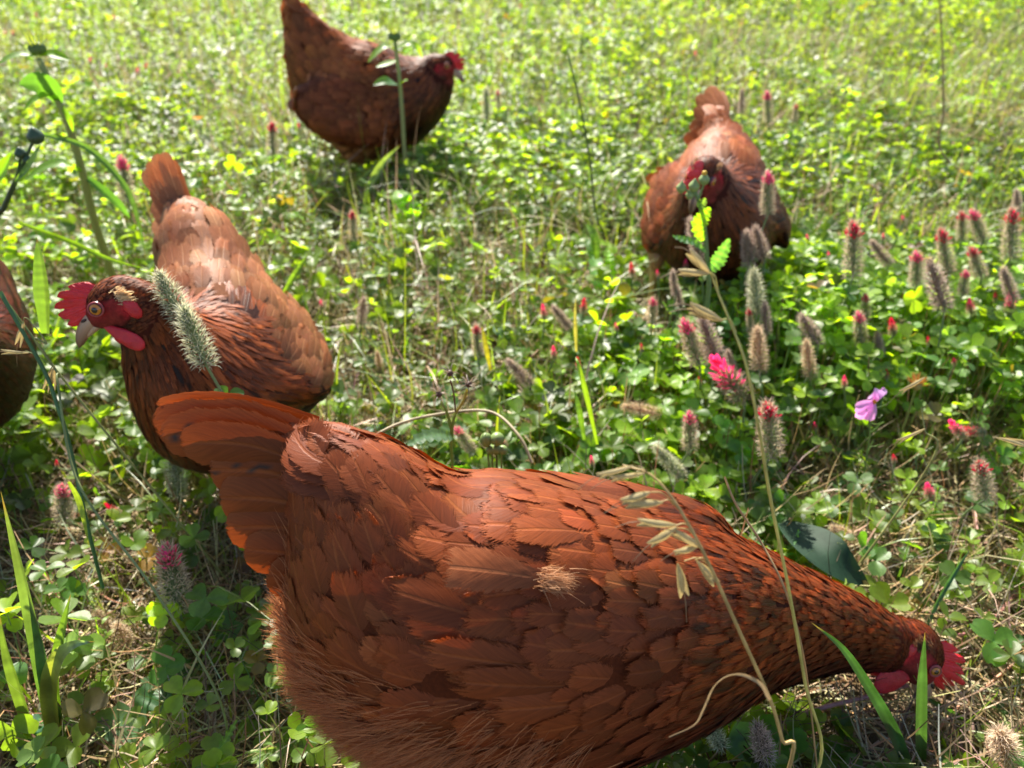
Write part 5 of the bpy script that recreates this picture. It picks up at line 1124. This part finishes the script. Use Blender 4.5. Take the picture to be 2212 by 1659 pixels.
# ---- young sunflowers
def leafy(S, pts, width, col, nrm=(0,-.5,1), n=16):
    P=catmull([np.array(p) for p in pts],n); ribbon(S,P,width,nrm,np.array(col),.12,lambda v: np.sin(math.pi*np.clip(v*.93+.06,0,1))**.8)
def bud(root,org,c,r,col,bract):
    S=Soup(); V=ICO3*np.array([r,r,r*.75])+c; S.add(V,None,ICOF3,col); 
    for k in range(26):
        a=k*2.4; el=.2+.9*(k/26); d=unit([math.cos(a),math.sin(a),el*1.3]); b=np.array(c)+d*r*.7; P=catmull([b,b+d*r*.8+np.array([0,0,r*.3]),b+d*r*1.3+np.array([0,0,r*1.1])],6); ribbon(S,P,r*.24,(math.cos(a),math.sin(a),.1),bract,.2,lambda v:1-.95*v)
    S.build('flower_bud',M_DULL,root,origin=org)
def sunflower(label,stem,Y,leaves,budpx,budr,colr=(.36,.33,.07),rad=(.0045,.003)):
    pts=[at(x,y,y=Y) for x,y in stem]; F0=np.array([pts[0][0],Y,0]); root=thing('sunflower_plant',F0,label,'sunflower','young sunflower plants in bud')
    P=catmull([F0]+pts,40); S=Soup(); c=np.array(colr)[None]*np.ones((40,1)); f=np.linspace(0,1,40)[:,None]; c=c*(1-f)+np.array([.24,.28,.12])*f; tube(S,P,np.linspace(rad[0],rad[1],40),c,8); S.build('stem',M_STEM,root,origin=F0)
    for k,(lp,w_,cl,nm) in enumerate(leaves): S=Soup(); leafy(S,[at(x,y,y=Y+dy) for x,y,dy in lp],w_,cl,nm); S.build('leaf',M_LEAF,root,origin=F0)
    bud(root,F0,at(*budpx,y=Y),budr,(.13,.19,.07),(.22,.28,.08))
LG=(.13,.24,.03)
sunflower('young sunflower in bud with drooping yellow-green leaves at the upper left',[(240,590),(205,480),(180,380),(150,275),(128,222),(112,190),(95,150),(82,125)],.98,
  [([(128,222,0),(110,195,-.01),(80,180,-.02),(42,182,-.03)],.030,(.06,.14,.05),(0,-1,.35)), ([(128,220,0),(105,205,-.02),(75,215,-.03),(50,240,-.04)],.013,LG,(0,-.4,1)),
   ([(178,375,0),(145,355,-.02),(100,360,-.03),(50,393,-.05)],.018,LG,(0,-.4,1)), ([(178,378,0),(215,405,.0),(255,440,.0),(280,470,0)],.012,(.07,.16,.06),(0,-.5,1)),
   ([(82,122,0),(50,118,-.01),(20,125,-.02),(-5,140,-.03)],.012,LG,(0,-.4,1)), ([(85,120,0),(108,116,0),(130,122,0),(152,130,0)],.013,LG,(0,-.5,1)),
   ([(130,225,0),(150,255,-.01),(158,285,-.01)],.008,LG,(0,-1,.2))],(80,104),.010,rad=(.0058,.0036))
sunflower('tall sunflower stem in bud crossing in front of the back hen',[(874,330),(870,260),(864,180),(858,130),(853,90)],1.40,
  [([(862,185,0),(845,178,-.02),(828,176,-.03),(806,184,-.04)],.020,(.10,.20,.09),(0,-.6,.8)), ([(856,108,0),(835,100,-.02),(815,112,-.03),(795,135,-.04)],.016,(.20,.30,.10),(0,-.4,1)),
   ([(856,105,0),(880,95,0),(898,100,0),(912,125,0)],.016,(.20,.32,.06),(0,-.4,1)), ([(857,130,0),(835,138,-.02),(812,145,-.03)],.014,(.26,.36,.16),(0,-.4,1)), ([(864,182,0),(872,176,-.01),(880,174,-.02)],.012,(.20,.32,.05),(0,-.4,1))],(852,78),.011,(.30,.30,.13),(.0038,.0028))
stalk([(1290,470),(1275,350),(1258,250),(1240,170),(1228,120)],[1.2]*5,(.0022,.0012),(.10,.16,.06),'slim dark green weed stem left of the right hen','weed_stalk','weed',M_STEM,foot=(.18,1.22,0))
stalk([(2035,330),(2038,240),(2036,120),(2030,0)],[1.5]*4,(.0025,.0015),(.30,.20,.12),'tall brown blurred stem near the upper right','weed_stalk','weed',M_STEM,foot=(.98,1.5,0))

# ---- dark branching weed at the left edge
def bud_weed():
    Y=.80; F0=at(-35,560,y=Y)*np.array([1,1,0]); root=thing('budding_weed',F0,'dark branching weed with a round bud at the left edge','weed'); S=Soup()
    j=at(33,392,y=Y); tube(S,catmull([F0,at(-20,520,y=Y),at(8,450,y=Y),j],16),np.linspace(.0034,.0026,16),(.06,.11,.05),8)
    for e,rr in (((74,298),.0016),((44,340),.0015),((58,352),.0014)): tube(S,catmull([j,(j+at(*e,y=Y))/2+np.array([.002,0,.002]),at(*e,y=Y)],8),rr,(.07,.12,.05),6)
    S.build('stem',M_STEM,root,origin=F0)
    for e,r in (((76,293),.0085),((44,330),.006),((60,345),.0055)):
        S=Soup(); V=ICO3*np.array([r,r,r*1.05]); V[:,:2]*= (1-.45*np.clip(V[:,2:]/r,0,1)); S.add(V+at(*e,y=Y),None,ICOF3,(.05,.09,.04)); S.build('bud',M_STEM,root,origin=F0)
    for pp,w_,cl in (([(33,392),(60,362),(88,312)],.008,(.10,.17,.09)),([(33,390),(48,385),(66,365)],.007,(.17,.28,.04)),([(-20,400),(5,370),(25,330)],.016,(.15,.30,.02))):
        S=Soup(); leafy(S,[at(x,y,y=Y-.01) for x,y in pp],w_,cl,(0,-.7,.7)); S.build('leaf',M_LEAF,root,origin=F0)
bud_weed()
# ---- sowthistle in front of the right hen
def sowthistle():
    Y=.80; F0=at(1530,690,y=Y)*np.array([1,1,0]); root=thing('sowthistle',F0,'budding sowthistle with toothed leaves in front of the right hen','weed'); S=Soup(); C_=(.16,.24,.09)
    tube(S,catmull([F0,at(1530,640,y=Y),at(1527,560,y=Y),at(1520,480,y=Y),at(1508,430,y=Y),at(1497,415,y=Y)],24),np.linspace(.0034,.0018,24),C_,8)
    for a,b in (((1508,430),(1500,402)),((1508,432),(1520,398)),((1505,425),(1474,405))): tube(S,catmull([at(*a,y=Y),(at(*a,y=Y)+at(*b,y=Y))/2,at(*b,y=Y)],6),.0013,C_,6)
    S.build('stem',M_STEM,root,origin=F0)
    for c,r,k in (((1500,400),.0062,0),((1521,386),.0058,1),((1472,404),.0055,2),((1490,420),.0045,3)):
        S=Soup(); V=ICO3*np.array([r,r,r*1.25]); V[:,:2]*= (1-.6*np.clip(V[:,2:]/r,0,1)); S.add(V+at(*c,y=Y),None,ICOF3,(.26,.34,.12)); 
        if k==1: S.add(ICO2*np.array([.0028,.0028,.003])+at(1522,374,y=Y),None,ICOF2,(.65,.38,.03))
        S.build('bud',M_STEM,root,origin=F0)
    for pp,w_,cl,nm in (([(1518,520),(1508,490),(1520,465),(1534,448)],.020,(.14,.26,.03),(0,-1,.4)),([(1527,585),(1545,570),(1560,545),(1575,515)],.020,(.07,.17,.09),(0,-1,.5)),([(1525,545),(1500,525),(1475,518),(1452,510)],.013,(.08,.17,.08),(0,-.5,1)),([(1505,440),(1515,440),(1524,428)],.012,(.12,.19,.09),(0,-1,.4))):
        S=Soup(); toothed_leaf(S,[at(x,y,y=Y-.005) for x,y in pp],w_,nm,cl,9,.4); S.build('leaf',M_LEAF,root,origin=F0)
sowthistle()
# ---- dried seed-heads on a bristly fork, beyond the front hen's back
def seed_fork():
    Y=.50; F0=at(975,1040,y=Y)*np.array([1,1,0]); root=thing('dried_seedhead_plant',F0,'forked bristly stem with three dry grey seedheads beyond the front hen\'s back','weed'); S=Soup(); C_=(.20,.28,.06)
    j=at(976,930,y=Y); k2=at(984,892,y=Y)
    tube(S,catmull([F0,at(976,985,y=Y),j],8),.0016,C_,7); tube(S,catmull([j,at(965,890,y=Y),at(953,868,y=Y)],10),np.linspace(.0015,.0010,10),C_,7)
    tube(S,catmull([j,at(980,905,y=Y),k2],8),.0013,C_,7); tube(S,catmull([k2,at(1000,868,y=Y),at(1009,842,y=Y)],8),.0011,(.34,.30,.06),7); tube(S,catmull([k2,at(980,850,y=Y),at(973,822,y=Y)],8),.0007,(.14,.06,.05),6)
    r=np.random.default_rng(5)
    for f in np.linspace(0,1,26):
        for a,b in ((j,at(953,868,y=Y)),(F0*0+at(976,985,y=Y),k2)):
            p=a*(1-f)+b*f; d=unit([r.normal(),-.5,r.normal()*.3]); S.add(np.array([p,p+np.array([0,0,.0005]),p+d*.0035]),None,[[0,1,2]],(.40,.40,.20))
    S.build('stem',M_STEM,root,origin=F0)
    for c,m in (((948,852),34),((1012,830),30),((972,806),20)):
        S=Soup(); c=at(*c,y=Y); 
        for k in range(m):
            d=unit(r.normal(size=3)+np.array([0,0,.5])); P=catmull([c,c+d*.006,c+d*.011+np.array([0,0,-.003])],5); ribbon(S,P,.0011,(r.normal(),-1,r.normal()),np.array([.30,.24,.19])*r.uniform(.4,1.6),.1,lambda v:1-.8*v)
        S.add(ICO2*.0028+c,None,ICOF2,(.12,.07,.05)); S.build('seedhead',M_STRAW,root,origin=F0)
    S=Soup(); toothed_leaf(S,[at(978,945,y=Y-.002),at(950,940,y=Y-.01),at(915,945,y=Y-.02),at(880,962,y=Y-.03)],.017,(0,-.5,1),(.12,.20,.13),6,.5); S.build('leaf',M_LEAF,root,origin=F0)
seed_fork()
def round_buds():
    Y=.475; F0=at(1072,1010,y=Y)*np.array([1,1,0]); root=thing('green_bud_cluster',F0,'cluster of round green buds just over the front hen\'s back','weed')
    S=Soup(); 
    for c in ((1073,953),(1052,955),(1072,968),(1084,972),(1062,972)): tube(S,catmull([F0,(F0+at(*c,y=Y))/2+np.array([0,0,.01]),at(*c,y=Y)],6),.0008,(.16,.24,.07),6)
    S.build('stem',M_STEM,root,origin=F0)
    for k,(c,r) in enumerate((((1074,948),.0058),((1050,950),.005),((1072,970),.0045),((1086,972),.0042),((1060,971),.0042))): S=Soup(); V=ICO3*r*np.array([1,1,.95 if k!=1 else 1.3]); S.add(V+at(*c,y=Y),None,ICOF3,np.array([.20,.28,.08])); S.build('bud',M_STEM,root,origin=F0)
round_buds()
# ---- violet flower
def violet():
    B=at(1888,868,z=.135); Y=B[1]; F0=at(1872,1040,y=Y)*np.array([1,1,0]); root=thing('violet_flower',F0,'open violet-pink flower with rounded petals standing over the clover','flower'); S=Soup(); tube(S,catmull([F0,at(1876,960,y=Y),at(1880,905,y=Y),B],16),.0009,(.16,.25,.07),6)
    for k in range(14):
        f=.35+.045*k; p=F0*(1-f)+B*f; d=unit([math.cos(k*2.4),math.sin(k*2.4),.6]); tube(S,np.array([p,p+d*.008,p+d*.016+np.array([0,0,.003])]),.0003,(.16,.28,.05),4)
    S.build('stem',M_STEM,root,origin=F0)
    tips=[(1848,878),(1850,892),(1852,903),(1874,908),(1882,852),(1900,842),(1912,840)]
    for k,t_ in enumerate(tips):
        T_=at(*t_,y=Y+(-.008,-.004,.002,-.006,.004,.006,.01)[k]); S=Soup(); P=catmull([B,(B+T_)/2+np.array([0,-.001,.002]),T_],9); ribbon(S,P,.0105 if k not in(6,0) else .007,(0,-.8,.6) if k<4 else (-.3,-.8,.3),np.array([.78,.46,.80])*(.9+.08*(k%3)),.15,lambda v:.25+.75*np.sin(math.pi*np.clip(v*.62+.0,0,1))*np.where(v>.9,np.sqrt(np.clip(1-((v-.9)/.105)**2,0,1)),1)); S.build('petal',M_PETAL,root,origin=F0)
    S=Soup(); S.add(ICO2*np.array([.0022,.0022,.003])+B,None,ICOF2,(.65,.40,.05)); S.build('flower_centre',M_PETAL,root,origin=F0)
violet()
def dried_calyx():
    B=at(1980,832,z=.13); Y=B[1]; F0=B*np.array([1,1,0])+np.array([.004,.01,0]); root=thing('dried_flower',F0,'dried orange-brown flower head right of the violet flower','flower'); S=Soup(); tube(S,catmull([F0,(F0+B)/2+np.array([.004,0,0]),B],10),.0011,(.22,.26,.07),6); S.build('stem',M_STEM,root,origin=F0)
    S=Soup(); r=np.random.default_rng(9); S.add(ICO2*np.array([.0055,.0055,.006])+B,None,ICOF2,(.34,.28,.08))
    for k in range(40):
        d=unit([r.normal(),r.normal(),.6+abs(r.normal())*.5]); P=catmull([B+d*.003,B+d*.009,B+d*.013+np.array([0,0,.002])],5); ribbon(S,P,.0016,(r.normal(),-1,0),np.array([.50,.22,.05])*r.uniform(.5,1.4),.1,lambda v:1-.9*v)
    S.build('flower_head',M_STRAW,root,origin=F0)
dried_calyx()
# ---- broad leaves and weed rosettes seen singly
def one_leaf(pp, z, width, col, label, nrm=(0,-.35,1), teeth=0, cat='leaf', depth=.35):
    pts=[at(x,y,z=z+dz) for x,y,dz in pp]; org=np.array([pts[0][0],pts[0][1],0.0]); S=Soup(); P=[p-org for p in pts]
    if teeth: toothed_leaf(S,P,width,nrm,col,teeth,depth)
    else: leafy(S,P,width,col,nrm,22)
    tube(S,catmull([np.array([0,0,0.0]),P[0]*.5+np.array([.002,0,.002]),P[0]],5),.0011,(.2,.26,.1),5)
    o=S.build('broad_leaf',M_DULL if max(col)<.12 else M_LEAF); o.location=org; o['label']=label; o['category']=cat
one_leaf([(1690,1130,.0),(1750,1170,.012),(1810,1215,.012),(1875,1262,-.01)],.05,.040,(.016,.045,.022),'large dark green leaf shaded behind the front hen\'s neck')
one_leaf([(1262,1012,0),(1268,990,.006),(1280,965,.008),(1262,958,.0)],.045,.026,(.14,.28,.03),'round bright green leaf beyond the front hen\'s back')
one_leaf([(880,470,-.02),(872,440,.01),(865,425,.02),(858,410,.02)],.08,.032,(.16,.32,.02),'bright broad leaf glowing behind the left hen, centre top')
one_leaf([(900,470,-.02),(897,450,.01),(893,432,.02)],.08,.020,(.18,.34,.02),'smaller glowing leaf right of the bright broad one')
one_leaf([(1105,735,-.02),(1090,715,.0),(1070,700,.0)],.04,.03,(.035,.10,.03),'dark glossy leaf near the lone red head')
one_leaf([(1620,1640,-.01),(1600,1590,.0),(1590,1560,.01)],.04,.030,(.09,.18,.10),'pale dotted leaf at the bottom under the hen\'s breast')
one_leaf([(690,1545,-.01),(675,1500,.01),(660,1480,.01),(648,1462,0)],.03,.036,(.05,.12,.07),'round bluish leaf half behind the front hen\'s fluff')
one_leaf([(40,1478,-.01),(32,1455,.0),(40,1430,.0)],.05,.022,(.10,.21,.07),'round pale green leaf in the left grass clump')
one_leaf([(440,1440,-.01),(380,1465,.0),(330,1500,.005),(290,1550,0)],.02,.036,(.06,.14,.06),'broad toothed weed leaf on the litter at lower left',teeth=6)
one_leaf([(330,1640,-.01),(300,1590,.0),(240,1560,.005),(205,1590,0)],.02,.034,(.10,.18,.09),'pale mottled toothed leaf at the bottom left',teeth=6)
one_leaf([(60,1660,-.01),(70,1620,.0),(85,1580,.005),(80,1540,0)],.03,.026,(.05,.12,.07),'dark prickly leaf in the bottom left corner',teeth=7)
one_leaf([(470,1660,.0),(478,1620,.0),(492,1590,.0),(512,1555,0)],.05,.008,(.14,.25,.06),'narrow prickly leaf standing at the bottom left of the front hen',teeth=8,nrm=(0,-1,.4),depth=.6)
one_leaf([(640,1340,-.01),(680,1390,.0)],.02,.02,(.05,.12,.06),'dark small leaf behind the front hen\'s rump') if False else None
one_leaf([(440,1330,-.005),(480,1345,.0),(500,1360,.0),(528,1352,0)],.03,.024,(.09,.19,.07),'pale clover-like leaf at the hen\'s rump, lower left')
one_leaf([(560,1300,.0),(590,1310,.004),(600,1325,.004)],.04,.014,(.20,.30,.18),'small sunlit curled leaf touching the front hen\'s rump')
one_leaf([(800,920,-.005),(815,930,.004),(835,945,.004),(850,965,0)],.03,.024,(.10,.19,.12),'pale grey-green prickly leaf left of the seedhead plant',teeth=6)
one_leaf([(1300,640,-.02),(1290,600,.0),(1285,560,.01),(1270,520,.02)],.06,.026,(.10,.24,.05),'tall lobed green leaf left of the right hen\'s feet',teeth=6,nrm=(0,-1,.5))
one_leaf([(1325,600,-.02),(1318,565,.0),(1312,535,.01)],.06,.022,(.16,.32,.04),'bright lobed leaf beside the tall lobed one',teeth=5,nrm=(0,-1,.5))
for k,(x,y,s,z,l) in enumerate([(2145,1385,.020,.05,'large bright trefoil at the right edge near the hen\'s comb'),(1690,1600,.020,.03,'sunlit pale trefoil at the bottom right of the hen\'s breast'),(325,1205,.016,.05,'yellow-red ageing trefoil beside the tall red clover'),
   (230,1185,.014,.04,'yellowish half-red trefoil left of the tall red clover'),(160,1275,.014,.04,'dark green trefoil on the straw at lower left'),(360,1440,.018,.05,'tall shaded trefoil above the weed leaf at lower left'),(2190,1620,.014,.04,'trefoil in the bottom right corner'),(1870,1180,.016,.05,'green trefoil behind the front hen\'s neck'),
   (2165,985,.014,.06,'round-leaved trefoil at the right edge beneath the sideways head'),(1560,925,.016,.07,'rounded trefoil above the front hen\'s back, right of the pink-topped head'),(1600,980,.016,.06,'upper of two dark trefoils left of the mauve pink-topped spike'),(1690,1085,.015,.05,'olive trefoil over the front hen\'s neck')]):
    P=at(x,y,z=z); F0=P*np.array([1,1,0])+np.array([.006,.008,0]); root=thing('clover_trefoil',F0,l,'clover leaf','large single clover leaves')
    S=Soup(); tube(S,catmull([F0,(F0+P)/2+np.array([.003,0,0]),P],6),.0011,(.22,.26,.10),6); S.build('stem',M_STEM,root,origin=F0)
    small_trifoliate('leaf',root,P,s,(.05,-.35,1),F0,col=((.34,.20,.06) if 'yellow' in l else (.08,.19,.03)),seed=k)
one_leaf([(425,255,0),(428,250,.004),(432,246,.004)],.10,.02,(.60,.38,.02),'small orange-yellow petal blurred left of the back hen') if False else None
def little(x,y,z,r,col,label):
    P=at(x,y,z=z); F0=P*np.array([1,1,0]); root=thing('wild_flower',F0,label,'flower'); S=Soup(); tube(S,catmull([F0,P*.5+F0*.5+np.array([.004,0,0]),P],6),.0012,(.16,.24,.07),5); S.build('stem',M_STEM,root,origin=F0); S=Soup()
    for k in range(9): a=k*.698; d=np.array([math.cos(a),math.sin(a)*.6,.35]); ribbon(S,catmull([P,P+d*r*.5,P+d*r],6),r*.6,(0,-.3,1),col,.1)
    S.build('petals',M_PETAL,root,origin=F0)
little(428,257,.09,.014,(.70,.42,.02),'orange-yellow flower blurred left of the back hen')
little(1437,2,.10,.02,(.75,.60,.02),'yellow flower at the top edge of the meadow')
